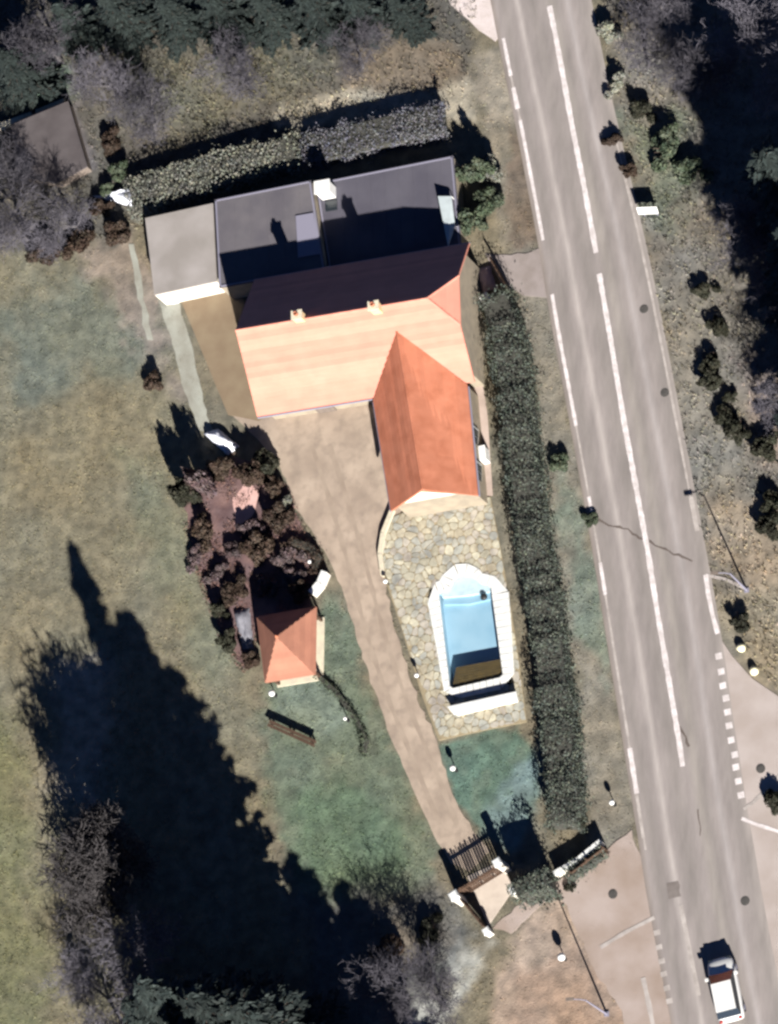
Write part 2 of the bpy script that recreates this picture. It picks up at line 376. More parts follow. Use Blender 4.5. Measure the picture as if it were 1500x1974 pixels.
mx = n.nodes.new('ShaderNodeMix'); mx.data_type = 'RGBA'; mx.blend_type = 'MULTIPLY'; mx.inputs[0].default_value = 1; L(rp.outputs[0], mx.inputs[6]); L(mr.outputs[0], mx.inputs[7]); L(mx.outputs[2], b.inputs[0])
road = mk('road', V, F, M_road, smooth=True); struct(road)
at = road.data.attributes.new('across', 'FLOAT', 'POINT'); at.data.foreach_set('value', A(U, np.float32))
# light coloured side roads, forecourt and drives
struct(sheet('side_road', [(1372, 1190), (1385, 1225), (1412, 1265), (1450, 1308), (1505, 1345), (1640, 1420), (2000, 1560), (2300, 1700), (2300, 2000), (1900, 1960), (1640, 2050), (1545, 2200), (1500, 1930), (1455, 1700), (1425, 1520), (1400, 1380)], .016, M_side))
struct(sheet('forecourt', densify([(1218, 1600), (1170, 1640), (1090, 1690), (1010, 1740), (950, 1790), (985, 1800), (1050, 1740), (1080, 1720), (1110, 1790), (1150, 1880), (1200, 1950), (1240, 2200), (1345, 2200), (1310, 2000), (1262, 1740)], 14, 2.2), .012, M_fore))
struct(sheet('field_entrance', densify([(840, -80), (870, 10), (915, 50), (955, 80), (975, 60), (955, -30), (940, -100)], 12, 1.5), .014, mat('pale_gravel', alb(226, 214, 214), alb(206, 194, 190), 1., .9, .3, 30)))
struct(sheet('side_drive', densify([(935, 488), (985, 492), (1050, 480), (1072, 575), (1010, 570), (965, 545)], 12, 1.3), .014, mat('drive_tarmac', alb(160, 150, 148), alb(146, 136, 132), 1., .9, .3, 30)))
def across(px, py):
    """cross fraction of a plan point on the road"""
    i = min(range(len(EL)), key=lambda k: abs((EL[k][1]+ER[k][1])/2-py))
    return min(max((px-EL[i][0]+4)/(ER[i][0]-EL[i][0]+8), 0), 1)
def line(name, pts, width, m=M_line, jit=.15):
    W = densify(pts, 10, 0, False); P3 = [P(x, y)[:2] for x, y in W]; V = []; F = []
    for i, p in enumerate(P3):
        t = P3[min(i+1, len(W)-1)]-P3[max(i-1, 0)]; t /= np.linalg.norm(t); nn = A([-t[1], t[0]])
        z = road_z(across(*W[i]))+(.012 if name not in ('crack_seal', 'repair_patch') else .009 if name == 'crack_seal' else .005)-(.003 if name == 'worn_edge_line' else 0); h = width/2*(1+R.uniform(-jit, jit))
        V += [(*(p+nn*h), z), (*(p-nn*h), z)]
    for i in range(len(W)-1): F.append((2*i+1, 2*i+3, 2*i+2, 2*i))
    return mk(name, V, F, m, road)
def sub(ed, y0, y1, dx=0): return [(x+dx, y) for x, y in ed if y0 <= y <= y1]
line('worn_edge_line', sub(EL, 60, 478, 3), .13, M_line2); line('worn_edge_line', sub(EL, 565, 1640, 3), .13, M_line2); line('worn_edge_line', sub(ER, 240, 1040, -2), .1, M_line2)
line('edge_line', sub(EL, 62, 150, 3), .24, M_line); line('edge_line', sub(EL, 225, 470, 3), .22, M_line)
line('edge_line', sub(EL, 565, 850, 3), .24, M_line); line('edge_line', sub(EL, 850, 940, 3), .13, M_line2); line('edge_line', sub(EL, 930, 1020, 3), .22)
line('edge_line', sub(EL, 1015, 1085, 3), .14, M_line2); line('edge_line', sub(EL, 1085, 1170, 3), .22); line('edge_line', sub(EL, 1170, 1430, 3), .15, M_line2); line('edge_line', sub(EL, 1425, 1530, 3), .3); line('edge_line', sub(EL, 1530, 1620, 2), .2, M_line2)
line('edge_line', sub(EL, 150, 225, 3), .3)
line('centre_line', [(1060, 12), (1072, 70), (1085, 140), (1105, 250), (1127, 360), (1150, 488)], .34)
line('centre_line', [(1156, 528), (1178, 655), (1205, 820), (1228, 945), (1250, 1065), (1268, 1180), (1290, 1310), (1310, 1430), (1317, 1478)], .34)
line('centre_line', [(1313, 1745), (1330, 1830), (1348, 1920)], .26, M_line2)
line('edge_line', sub(ER, 330, 930, -2), .16, M_line2); line('edge_line', sub(ER, 930, 1038, -1), .3, M_line2)
line('edge_line', [(1361, 1108), (1366, 1145), (1374, 1185), (1384, 1222)], .3)
for x, y in [(1386, 1265), (1391, 1295), (1394, 1322), (1400, 1346), (1403, 1373), (1406, 1399), (1410, 1427), (1417, 1455), (1419, 1479), (1424, 1506), (1429, 1533)]:
    line('give_way_dash', [(x-1, y-6), (x+1, y+6)], .42, M_line, 0)
for x, y in [(1267, 1798), (1271, 1826), (1276, 1853), (1280, 1878), (1286, 1905), (1291, 1930)]:
    line('give_way_dash', [(x-1, y-5), (x+1, y+5)], .4, M_line2, 0)
line('stop_line', [(1158, 1827), (1205, 1798), (1262, 1769)], .24, M_line2); line('edge_line', [(1240, 1885), (1250, 1930), (1262, 1990)], .3, M_line2)
line('island_line', [(1361, 1109), (1400, 1117), (1440, 1136)], .22, M_line2)
line('island_line', [(1430, 1578), (1460, 1590), (1530, 1612)], .22, M_line); line('island_line', [(1434, 1560), (1452, 1548), (1480, 1520), (1510, 1490)], .22, M_line2)

M_crack = mat('tar_seal', alb(112, 102, 97), alb(100, 90, 86), 3., .8); M_patch = mat('asphalt_patch', alb(132, 124, 121), alb(122, 114, 111), 2., .85, .3, 40)
for pts_, w_ in (([(1155, 1002), (1175, 1012), (1212, 1022), (1235, 1038), (1262, 1050), (1290, 1064), (1335, 1082)], .13), ([(1302, 1395), (1318, 1412), (1332, 1442)], .16), ([(1345, 1560), (1350, 1590), (1352, 1612)], .06)):
    line('crack_seal', [p_+rng.normal(0, 1.5, 2) for p_ in densify(pts_, 9, 0, False)], w_, M_crack, .5)
for x, y, l_, w_ in ((1300, 1700, 30, 1.0),): line('repair_patch', [(x, y), (x+l_*.17, y+l_)], w_, M_patch, .03)
# courtyard, drive, patios
DRIVE = [(440, 790), (500, 795), (560, 760), (740, 740), (780, 970), (742, 1040), (738, 1100), (756, 1190), (790, 1310), (845, 1440), (872, 1530), (910, 1600), (945, 1640), (905, 1680), (870, 1665), (832, 1600), (800, 1530), (752, 1420), (722, 1330), (690, 1240), (668, 1160), (640, 1090), (600, 1020), (566, 970), (540, 900), (500, 850)]
struct(sheet('courtyard', densify(DRIVE, 14, 1.8), .016, M_gravel))
M_track = mat('wheel_track_gravel', sc(alb(174, 158, 143), 1.05), alb(160, 144, 130), .8, .95, .5, 40)
for off_ in (-20, 14):
    tk = ribbon('wheel_track', [(x+off_, y) for x, y in smooth([(622, 860), (655, 960), (690, 1080), (720, 1200), (765, 1340), (815, 1460), (868, 1590)], 2)], .3, .024, M_track, None, .35); struct(tk)
struct(sheet('entrance_slab', [(900, 1690), (962, 1662), (992, 1712), (942, 1785)], .02, mat('entrance_concrete', alb(216, 203, 190), alb(200, 186, 174), 1.2, .9, .3, 30)))
struct(sheet('patio', [(342, 562), (452, 545), (560, 760), (500, 812), (440, 800)], .022, M_patio))
struct(sheet('garden_path', densify([(300, 566), (338, 560), (375, 690), (398, 800), (415, 838), (385, 830), (350, 740), (330, 650)], 14, 1.5), .014, M_path))
struct(sheet('garden_path', densify([(248, 470), (258, 470), (276, 560), (296, 655), (284, 655), (264, 560)], 14, 1.5), .010, M_path))
struct(sheet('garden_paving', densify([(352, 930), (400, 900), (450, 880), (520, 900), (560, 960), (585, 1035), (615, 1065), (605, 1110), (600, 1170), (500, 1200), (470, 1290), (430, 1230), (390, 1120), (365, 1030)], 12, 2), .012, M_purple))
struct(sheet('garden_paving', densify([(448, 960), (478, 925), (500, 950), (492, 985), (468, 1020), (452, 1010)], 9, 1.5), .018, M_pink))  # bright patch: sunlight on the ground painted into its colour
struct(sheet('side_path', [(840, 520), (885, 540), (925, 700), (940, 800), (950, 955), (910, 960), (880, 720)], .014, mat('side_path_paving', alb(205, 186, 176), alb(180, 162, 152), .8, .9, .3, 20)))

# pool terrace of crazy paving: every slab its own piece
TERR = [(750, 1000), (785, 985), (850, 965), (946, 958), (966, 1060), (985, 1170), (1002, 1280), (1016, 1392), (935, 1408), (846, 1428), (812, 1335), (776, 1215), (742, 1115), (738, 1050)]
terrace = struct(sheet('terrace', TERR, .05, M_mortar, [POOL_OUT], th=.1))
STONES = []
DS = lambda c: tuple(A(c)*.62+.38*np.mean(c)*A([1., 1.02, .9]))
for k, (c1, c2) in enumerate([((.34, .30, .22), (.27, .25, .19)), ((.32, .30, .26), (.25, .245, .215)), ((.38, .325, .225), (.31, .27, .20)), ((.28, .28, .25), (.235, .235, .22)), ((.35, .30, .25), (.28, .25, .22)), ((.43, .385, .27), (.34, .31, .24))]):
    STONES.append(mat('paving_stone_%d' % k, sc(DS(c1), 1.22), sc(DS(c2), 1.15), 3.2, .9, .5, 12, c3=sc(c2, .8), s3=.8))
tw = A([P(x, y)[:2] for x, y in TERR]); pw = A([P(x, y)[:2] for x, y in POOL_OUT]); pc = pw.mean(0)
seeds = []
lo, hi = tw.min(0), tw.max(0); step = .52
for i in range(int((hi[0]-lo[0])/step)+2):
    for j in range(int((hi[1]-lo[1])/step)+2):
        seeds.append(lo+A([i+.5*(j % 2), j])*step+rng.uniform(-.24, .24, 2))
seeds = A(seeds)
def clip(poly, p, nrm):
    o = []
    for i in range(len(poly)):
        a, b = poly[i], poly[(i+1) % len(poly)]; da, db = (a-p)@nrm, (b-p)@nrm
        if da <= 0: o.append(a)
        if da*db < 0: o.append(a+(b-a)*da/(da-db))
    return o
ct = tw.mean(0); cnt = 0
for s in seeds:
    if sdf(tw, s[0:1], s[1:2])[0] < -.3 or sdf((pw-pc)*.97+pc, s[0:1], s[1:2])[0] > -.02: continue
    poly = [s+A(q)*.9 for q in ((-1, -1), (1, -1), (1, 1), (-1, 1))]
    d = np.hypot(*(seeds-s).T)
    for q in np.argsort(d)[1:16]:
        nn = (seeds[q]-s)/d[q]; poly = clip(poly, s+nn*(d[q]/2-.022), nn)
        if len(poly) < 3: break
    if len(poly) >= 3:
        for i in range(len(tw)):
            a, b = tw[i], tw[(i+1) % len(tw)]; nn = A([b[1]-a[1], a[0]-b[0]]); nn /= np.linalg.norm(nn)
            if (ct-a)@nn > 0: nn = -nn
            poly = clip(poly, a-nn*.03, nn)
            if len(poly) < 3: break
    if len(poly) < 3: continue
    ar = .5*abs(sum(poly[i][0]*poly[i-1][1]-poly[i-1][0]*poly[i][1] for i in range(len(poly))))
    if ar < .05: continue
    z = .075+R.uniform(-.008, .012); m_ = R.choice(STONES)
    pp = smooth(poly, 1, True)
    MB().prism([tuple(q) for q in pp], .03, z).build('paving_stone', m_, terrace); cnt += 1
print('paving stones', cnt, flush=True)

# ------------------------------------------------------------------ swimming pool
c0 = P(905, 1220); pool = thing('swimming_pool', 'blue swimming pool with white coping and rounded step end on the stone terrace', 'pool', (c0[0], c0[1], 0))
pi = [tuple(P(x, y)[:2]) for x, y in smooth(POOL_IN[1:6], 2)]; pi = [tuple(P(*POOL_IN[0])[:2])]+pi+[tuple(P(*q)[:2]) for q in POOL_IN[6:]]
n = len(pi); DEP = -.62
mk('basin', [(*q, .06) for q in pi]+[(*q, DEP) for q in pi], [(i, n+i, n+(i+1) % n, (i+1) % n) for i in range(n)]+[tuple(range(n, 2*n))], M_liner, pool)
M_water = bpy.data.materials.new('pool_water'); M_water.use_nodes = True; nn_ = M_water.node_tree; nn_.nodes.clear(); L = nn_.links.new
o_ = nn_.nodes.new('ShaderNodeOutputMaterial'); mx = nn_.nodes.new('ShaderNodeMixShader'); tr = nn_.nodes.new('ShaderNodeBsdfTransparent'); gl = nn_.nodes.new('ShaderNodeBsdfGlossy'); fr = nn_.nodes.new('ShaderNodeFresnel')
tr.inputs[0].default_value = (.82, .92, .97, 1); gl.inputs['Roughness'].default_value = .03; fr.inputs[0].default_value = 1.33
nb = nn_.nodes.new('ShaderNodeTexNoise'); nb.inputs['Scale'].default_value = 1.8; bp = nn_.nodes.new('ShaderNodeBump'); bp.inputs['Strength'].default_value = .12; L(nb.outputs[0], bp.inputs['Height']); L(bp.outputs[0], gl.inputs['Normal']); L(bp.outputs[0], fr.inputs['Normal'])
gq_ = nn_.nodes.new('ShaderNodeNewGeometry'); ml = nn_.nodes.new('ShaderNodeMath'); ml.operation = 'SUBTRACT'; ml.use_clamp = True
L(fr.outputs[0], ml.inputs[0]); L(gq_.outputs['Backfacing'], ml.inputs[1]); L(ml.outputs[0], mx.inputs[0]); L(tr.outputs[0], mx.inputs[1]); L(gl.outputs[0], mx.inputs[2]); L(mx.outputs[0], o_.inputs[0])
mk('water', [(*q, -.07) for q in pi], [tuple(range(n))[::-1]], M_water, pool)
# coping: ring of separate white slabs between water edge and outer edge
def walk(poly, n):
    p = [A(q) for q in poly]+[A(poly[0])]; s = [0]
    for i in range(len(p)-1): s.append(s[-1]+np.linalg.norm(p[i+1]-p[i]))
    o = []
    for k in range(n):
        t = k/n*s[-1]; i = max(j for j in range(len(s)-1) if s[j] <= t); o.append(p[i]+(p[i+1]-p[i])*(t-s[i])/(s[i+1]-s[i]+1e-9))
    return o
po = [tuple(P(*q)[:2]) for q in POOL_OUT]
ring = []
base_pts = walk(pi, 46)
def outer_at(q):
    best = None
    for i in range(len(po)):
        a, b = A(po[i]), A(po[(i+1) % len(po)]); e = b-a; t = np.clip((q-a)@e/(e@e), 0, 1); r = a+e*t
        if best is None or np.linalg.norm(r-q) < np.linalg.norm(best-q): best = r
    return best
pts_in = base_pts; pts_out = [outer_at(q) for q in pts_in]
for k in range(len(pts_in)):
    k2 = (k+1) % len(pts_in); a, b, c, d = pts_in[k], pts_in[k2], pts_out[k2], pts_out[k]; g = .02
    ab = (b-a)*g/np.linalg.norm(b-a); inw = (a-d)/np.linalg.norm(a-d)*.03
    mid = (c+d)/2; ex = (d-a)/np.linalg.norm(d-a)*.08
    MB().prism([tuple(a+ab+inw), tuple(b-ab+inw), tuple(c-ab*.5+ex), tuple(d+ab*.5+ex)], .03, .115+R.uniform(-.003, .003)).build('coping_slab', M_cope, pool)
# roman steps at the rounded end
ctr = A([P(898, 1128)[0], P(898, 1128)[1]])
arc = [A(P(*q)[:2]) for q in smooth([(850, 1143), (868, 1132), (880, 1113), (898, 1105), (914, 1113), (926, 1125), (946, 1131)], 1)]
for k, (f, z) in enumerate(((.98, -.2), (1.12, -.4))):
    in_ = [tuple(ctr+(q-ctr)*1.0) for q in arc]; lower = [tuple(ctr+(A([ctr[0], ctr[1]])-ctr)) for q in ()]
    e0, e1 = arc[0], arc[-1]; dwn = A([.1, -1.])*(.25+.42*k)
    MB().prism(in_+[tuple(e1+dwn), tuple((e0+e1)/2+dwn*1.25), tuple(e0+dwn)], DEP+.003+k*.002, z).build('step', M_cope if k == 0 else M_liner, pool)
for k in range(8):
    f0, f1 = k/8+.01, (k+1)/8-.01; e_ = lambda a, b_, f: A(P(*a)[:2])*(1-f)+A(P(*b_)[:2])*f
    MB().prism([tuple(e_((871, 1327), (879, 1286), f0)), tuple(e_((970, 1305), (965, 1270), f0)), tuple(e_((970, 1305), (965, 1270), f1)), tuple(e_((871, 1327), (879, 1286), f1))], -.075, -.045).build('cover_slat', M_cover, pool)
sk_ = P(932, 1150, -.05); MB().lathe((sk_[0], sk_[1], -.2), [(.2, 0), (.24, .08), (.16, .2), (.05, .22)]).build('cleaner', M_dark, pool, True)
bx = thing('pool_cover_box', 'long white bench-like pool cover box at the south end of the pool', 'cover box', tuple(P(930, 1352)*A([1, 1, 0])))
q = [tuple(P(x, y)[:2]) for x, y in ((871, 1366), (998, 1338), (1001, 1354), (883, 1381))]
qa = [A(v) for v in q]; 
MB().prism(q, .06, .50).build('housing', M_wall, bx, bevel=.03)
cq = sum(qa)/4; MB().prism([tuple(cq+(v-cq)*1.05) for v in qa], .505, .57).build('lid', M_cope, bx, bevel=.02)

# ------------------------------------------------------------------ the house
TH = math.radians(1.8); CT, ST = math.cos(TH), math.sin(TH)
def H(t, n, z): return A([t*CT-n*ST, t*ST+n*CT, z])
ZE, ZR = 2.8, 6.2; NS, NR, NN = 6.87, 11.62, 16.37; TW, TE = -7.85, 7.12
def slope_z(n): return ZE+(ZR-ZE)*(1-abs(n-NR)/(NR-NS))
house = thing('house', 'orange tiled house with a south wing and two ridge chimneys', 'house', tuple(H(-.3, NR, 0)))
def slab(tops, th=.14):
    """thick roof plane from its top polygon"""
    T = [A(p, float) for p in tops]; nrm = np.cross(T[1]-T[0], T[2]-T[0]); nrm /= np.linalg.norm(nrm)
    if nrm[2] < 0: T = T[::-1]; nrm = -nrm
    B = [p-A([0, 0, th]) for p in T]; k = len(T)
    return T+B, [tuple(range(k)), tuple(range(k, 2*k))[::-1]]+[(i, k+i, k+(i+1) % k, (i+1) % k) for i in range(k)]
def roofmesh(name, planes, m, parent, th=.14):
    mb = MB()
    for p in planes: mb.add(*slab(p, th))
    o = mb.build(name, m, parent)
    for p in planes: courses(p, m, o)
    return o
def clip2(poly, p, nrm):
    o = []
    for i in range(len(poly)):
        a, b = poly[i], poly[(i+1) % len(poly)]; da, db = (a-p)@nrm, (b-p)@nrm
        if da <= 0: o.append(a)
        if da*db < 0: o.append(a+(b-a)*da/(da-db))
    return o
def courses(tops, m, parent, step=.36):
    """rows of roof tiles, each row a stepped board with a scalloped lower edge"""
    T = [A(p, float) for p in tops]; nrm = np.cross(T[1]-T[0], T[2]-T[0]); nrm /= np.linalg.norm(nrm); nrm = nrm*np.sign(nrm[2])
    su = A([0, 0, 1.])-nrm*nrm[2]; su /= np.linalg.norm(su); uu = np.cross(su, nrm); p0 = T[0]
    q = [A([(t-p0)@uu, (t-p0)@su]) for t in T]; s0, s1 = min(v[1] for v in q), max(v[1] for v in q)
    if sum(q[i][0]*q[(i+1) % len(q)][1]-q[(i+1) % len(q)][0]*q[i][1] for i in range(len(q))) < 0: q = q[::-1]
    k = max(1, int((s1-s0)/step)); h = (s1-s0)/k
    for i in range(k):
        a, b = s0+i*h-.0, s0+(i+1)*h; pl = clip2(clip2(q, A([0, b]), A([0, 1.])), A([0, a]), A([0, -1.]))
        if len(pl) < 3: continue
        d = []
        for j in range(len(pl)):
            v, w_ = pl[j], pl[(j+1) % len(pl)]; d.append(v); n_ = int(np.linalg.norm(w_-v)/.9)
            d += [v+(w_-v)*x/(n_+1) for x in range(1, n_+1)]
        off = [.012+.045*(b-v[1])/h+R.uniform(-.004, .006) for v in d]
        top = [p0+uu*v[0]+su*v[1]+nrm*o_ for v, o_ in zip(d, off)]; bot = [p0+uu*v[0]+su*v[1]+nrm*.003 for v in d]; n_ = len(d); cx_ = sum(top)/n_
        mk('tile_course', top+bot+[cx_], [(j, (j+1) % n_, 2*n_) for j in range(n_)]+[(j, n_+j, n_+(j+1) % n_, (j+1) % n_) for j in range(n_)], m, parent)
# walls (wing and body), gables up to the roof underside
wi = .7
body = [H(TW+.15, NS+wi, 0), H(TE-.3, NS+wi, 0), H(TE-.3, NN-wi, 0), H(TW+.15, NN-wi, 0)]
mb = MB().prism([tuple(p[:2]) for p in body], 0, ZE-.02)
for t, hip in ((TW+.15, 0), (TE-.3, 1)):
    zs = [ZE-.1, ZE-.1]; t2 = t+(.2 if t < 0 else -.2)
    g = [H(t, NS+wi, ZE-.03), H(t, NN-wi, ZE-.03)]
    if hip: g += [H(t, NR+1.6, 4.75), H(t, NR-1.6, 4.75)]
    else: g += [H(t, NR, ZR-.2)]
    g2 = [H(t2, 0, 0)-H(t, 0, 0)+p for p in g]; k = len(g)
    mb.add(g+g2, [tuple(range(k)), tuple(range(k, 2*k))[::-1]]+[(i, (i+1) % k, k+(i+1) % k, k+i) for i in range(k)])
wall = mb.build('wall', M_wall2, house)
ZH = 5.0; dn = (ZR-ZH)/(ZR-ZE)*(NR-NS)
WR0 = (2.85, None); WZ = 5.15
nI = NR-(ZR-WZ)/(ZR-ZE)*(NR-NS)     # where the wing ridge meets the south slope
S1 = [H(TW, NS, ZE), H(TE, NS, ZE), H(TE-.05, NR-dn, ZH), H(5.3, NR, ZR), H(TW, NR, ZR)]
N1 = [H(TW, NN, ZE), H(TE, NN, ZE), H(TE-.05, NR+dn, ZH), H(5.3, NR, ZR), H(TW, NR, ZR)]
E1 = [H(TE-.05, NR-dn, ZH), H(TE-.05, NR+dn, ZH), H(5.3, NR, ZR)]
roofmesh('south_roof_slope', [S1], M_tile_pale, house); roofmesh('north_roof_slope', [N1], M_tile_pale, house); roofmesh('half_hip', [E1], M_tile_pale, house)
# ridge caps
def caps(parent, a, b, m, r=.085, step=.42):
    L_ = np.linalg.norm(b-a); k = int(L_/step); rt = None
    mb0 = MB().tube([(0, 0, 0), ((b-a)/k)*1.01], [r, r*.97], 8); me0 = None
    for i in range(k):
        p = a+(b-a)*i/k
        if me0 is None:
            o = mb0.build('ridge_tile', m, parent, False, local=True); me0 = o.data
        else:
            o = bpy.data.objects.new('ridge_tile', me0); COL.objects.link(o); o.parent = parent
        o.location = Vector(p)-rootloc(parent)
caps(house, H(TW, NR, ZR+.02), H(5.3, NR, ZR+.0), M_tile_pale)
caps(house, H(5.3, NR, ZR+.02), H(TE-.05, NR-dn, ZH+.0), M_tile_pale); caps(house, H(5.3, NR, ZR+.02), H(TE-.05, NR+dn, ZH+.0), M_tile_pale)
# wing
RW0, RW1 = H(2.8, nI+.05, WZ), H(4.2, -.75, WZ)
WW0, WW1 = H(.22, 6.7, ZE), H(1.2, -1.0, ZE); WE0, WE1 = H(6.6, 6.7, ZE), H(7.05, -.85, ZE)
def ext(a, b, f): return b+(a-b)*f
k_ = .05
roofmesh('wing_west_slope', [[WW1, RW1, RW0, WW0]], M_tile, house); roofmesh('wing_east_slope', [[WE1, WE0, RW0, RW1]], M_tile, house)
caps(house, RW1+A([0, 0, .02]), RW0, M_tile)
wc = (WW0+WW1+WE0+WE1)/4
def inset(p, d=.45): v = (wc-p)*A([1, 1, 0]); return p+v/np.linalg.norm(v)*d
wp = [inset(WW1), inset(WE1), inset(WE0+H(0, .6, 0)-H(0, 0, 0)), inset(WW0+H(0, .6, 0)-H(0, 0, 0))]
MB().prism([tuple(p[:2]) for p in wp], 0, ZE-.03).build('wing_wall', M_wall2, house); mb = MB()
ga, gb = wp[0]*A([1, 1, 0]), wp[1]*A([1, 1, 0]); gm = RW1*A([1, 1, 0])+(wc-RW1)*A([1, 1, 0])*.02
gg = [ga+A([0, 0, ZE-.025]), gb+A([0, 0, ZE-.025]), gm+A([0, 0, WZ-.16])]; off = H(-.05, .2, 0)-H(0, 0, 0)
mb.add(gg+[p+off for p in gg], [(0, 1, 2), (5, 4, 3), (0, 3, 4, 1), (1, 4, 5, 2), (2, 5, 3, 0)])
mb.build('gable', M_wall, house)
# gutters, chimneys, doors and windows
for a, b_ in ((H(TW, NS-.07, ZE-.1), H(.1, NS-.07, ZE-.1)), (H(TW, NN+.07, ZE-.1), H(TE, NN+.07, ZE-.1)), (WW1+H(-.07, 0, -.1), WW0+H(-.07, -.1, -.1)), (WE1+H(.07, 0, -.1), WE0+H(.07, -.1, -.1))):
    MB().tube([a, b_], .06, 8).build('gutter', M_strip, house)
for t, nn in ((-3.35, NR+.1), (1.9, NR-.15)):
    b0 = H(t, nn, ZR-.35); ch = MB().box(b0, .62, .5, 1.0, TH).build('chimney', mat('chimney_render', (.62, .45, .25), (.55, .38, .22), 3), house)
    MB().box(b0+A([0, 0, 1.0]), .74, .62, .08, TH).build('chimney_cap', M_stone, ch); MB().lathe(b0+A([0, 0, 1.08]), [(.14, 0), (.14, .25), (.1, .25), (.1, .1)]).build('flue_pot', M_tile, ch)
def opening(t, nn, z, wd, ht, kind, rz, fr_=H, parent=house):
    p = fr_(t, nn, z); fo = MB().box(p, wd+.16, .1, ht+.16, rz).build(kind, M_white if kind == 'window' else M_wood2, parent)
    d = A([math.sin(rz), -math.cos(rz), 0])*.03
    if kind == 'window':
        for s in (-1, 1): MB().box(p+d+A([math.cos(rz), math.sin(rz), 0])*s*wd/4+A([0, 0, .08]), wd/2-.05, .08, ht, rz).build('pane', M_glass, fo)
    else: MB().box(p+d+A([math.cos(rz), math.sin(rz), 0])*wd*.36+A([0, 0, 1.]), .05, .12, .12, rz).build('handle', M_dark, fo)
for t, kind in ((-6.2, 'window'), (-4, 'door'), (-2, 'window')):
    opening(t, NS+wi-.03, .05 if kind == 'door' else .9, 1.1, 2.05 if kind == 'door' else 1.2, kind, TH)
for nn in (1.2, 3.6): 
    f = (nn+.85)/7.5; e = WE1+(WE0-WE1)*f; opening(0, 0, 0, 1.1, 1.2, 'window', TH+math.pi/2-.055, lambda t, n_, z, e=e: e+A([-.27, 0, -ZE+.9]))

# annex with two flat roofs behind the house, lower on the east side
def flat_building(name, label, quad, z, roofm, parent=None, over=.0, par=.14):
    ctr_ = sum(A(H(*q, 0)) for q in quad)/len(quad); o = thing(name, label, 'annex', tuple(ctr_*A([1, 1, 0])))
    w_ = [H(*q, 0) for q in quad]
    MB().prism([tuple(p[:2]) for p in w_], 0, z-.12).build('wall', M_wall2, o)
    MB().prism([tuple((ctr_+(p-ctr_)*1.012)[:2]) for p in w_], z-.117, z).build('roof', roofm, o)
    k = len(w_)
    for i in range(k):
        a, b_ = w_[i]*A([1, 1, 0]), w_[(i+1) % k]*A([1, 1, 0]); d = b_-a; l = np.linalg.norm(d)
        mid = (a+b_)/2; ins = (ctr_-mid)*A([1, 1, 0]); ins /= np.linalg.norm(ins)
        MB().box(mid+A([0, 0, z+.002])+ins*.06, l-.2, .1, .05, math.atan2(d[1], d[0])).build('edge_trim', M_strip, o)
    return o
an1 = flat_building('annex', 'grey flat roofed annex behind the house, middle one of three', [(-10.5, 16.5), (-3.1, 16.5), (-3.9, 22.9), (-10.7, 22.75)], 2.35, M_flat)
for i in range(1):
    a, b_ = H(-3.35, 17.1, 2.96), H(-4.15, 20.4, 2.96); MB().prism([tuple(p[:2]) for p in (H(-4.9, 17.6, 0), H(-3.3, 17.6, 0), H(-3.75, 20.6, 0), H(-5.0, 20.6, 0))], 2.355, 2.43).build('roof_hatch', M_strip, an1, bevel=.02)  # pale raised strip near the east edge of this roof
for k in range(1, 6):
    t_ = -10.4+k*1.15; MB().box(H(t_-.05, 19.9, 2.351), .06, 4.6, .012, TH).build('felt_seam', M_flat, an1)
an2 = flat_building('annex', 'low dark grey flat roofed annex behind the east half of the house', [(-3.0, 16.6), (6.1, 16.6), (5.75, 23.2), (-3.8, 23.0)], 1.6, M_flat2)
for k in range(1, 9): MB().box(H(-2.9+k*.98, 19.9, 1.601), .06, 6., .012, TH).build('felt_seam', M_flat2, an2)
v = MB().box(H(-2.9, 22.1, 1.6), .95, .75, 1.25, TH).build('chimney', M_white, an2); MB().box(H(-2.9, 22.1, 2.85), 1.1, .9, .1, TH).build('chimney_cap', M_white, v)
MB().box(H(-2.75, 21.2, 1.6), .8, .7, .1, TH).build('skylight', M_glass, an2)
cp = thing('outbuilding', 'low pale grey flat roofed outbuilding with white south wall west of the annexes', 'outbuilding', tuple(H(-13, 20, 0)))
gq = [H(-15.3, 16.9, 0), H(-10.85, 17.1, 0), H(-11.0, 22.7, 0), H(-15.9, 22.5, 0)]; gc = sum(gq)/4
MB().prism([tuple(p[:2]) for p in gq], 0, 1.9).build('wall', M_wall, cp); MB().prism([tuple((gc+(p-gc)*1.0+(0.0))[:2]) for p in gq], 1.903, 2.05).build('roof', M_flat3, cp)
MB().box(H(-14.6, 16.9, .05), .5, .06, 1.6, TH+.04).build('door', M_white, cp)

# ------------------------------------------------------------------ garden pavilion with pyramid roof
pv = thing('garden_pavilion', 'small square pavilion with brown pyramid tile roof beside the drive', 'pavilion', tuple(P(585, 1265)*A([1, 1, 0])))
zc_, za = 1.8, 3.8
cr = [P(496, 1190, zc_), P(512, 1316, zc_), P(608, 1300, zc_), P(610, 1170, zc_)]; ap = sum(cr)/4; ap[2] = za
nm = ['roof_slope']*4
for i, m_ in enumerate((M_tile_old,)*4):
    roofmesh('roof_slope', [[cr[i], cr[(i+1) % 4], ap]], m_, pv, .1)
for p in cr:
    q = ap+(p-ap)*.84; MB().box((q[0], q[1], 0), .16, .16, zc_+.1).build('post', M_wood, pv)
MB().lathe((ap[0], ap[1], za-.05), [(.1, 0), (.13, .1), (.06, .2), (.02, .34)]).build('finial', M_tile, pv, True)
MB().prism([tuple((ap+(p-ap)*.93)[:2]) for p in cr], 0, .1).build('floor_slab', M_stone, pv)
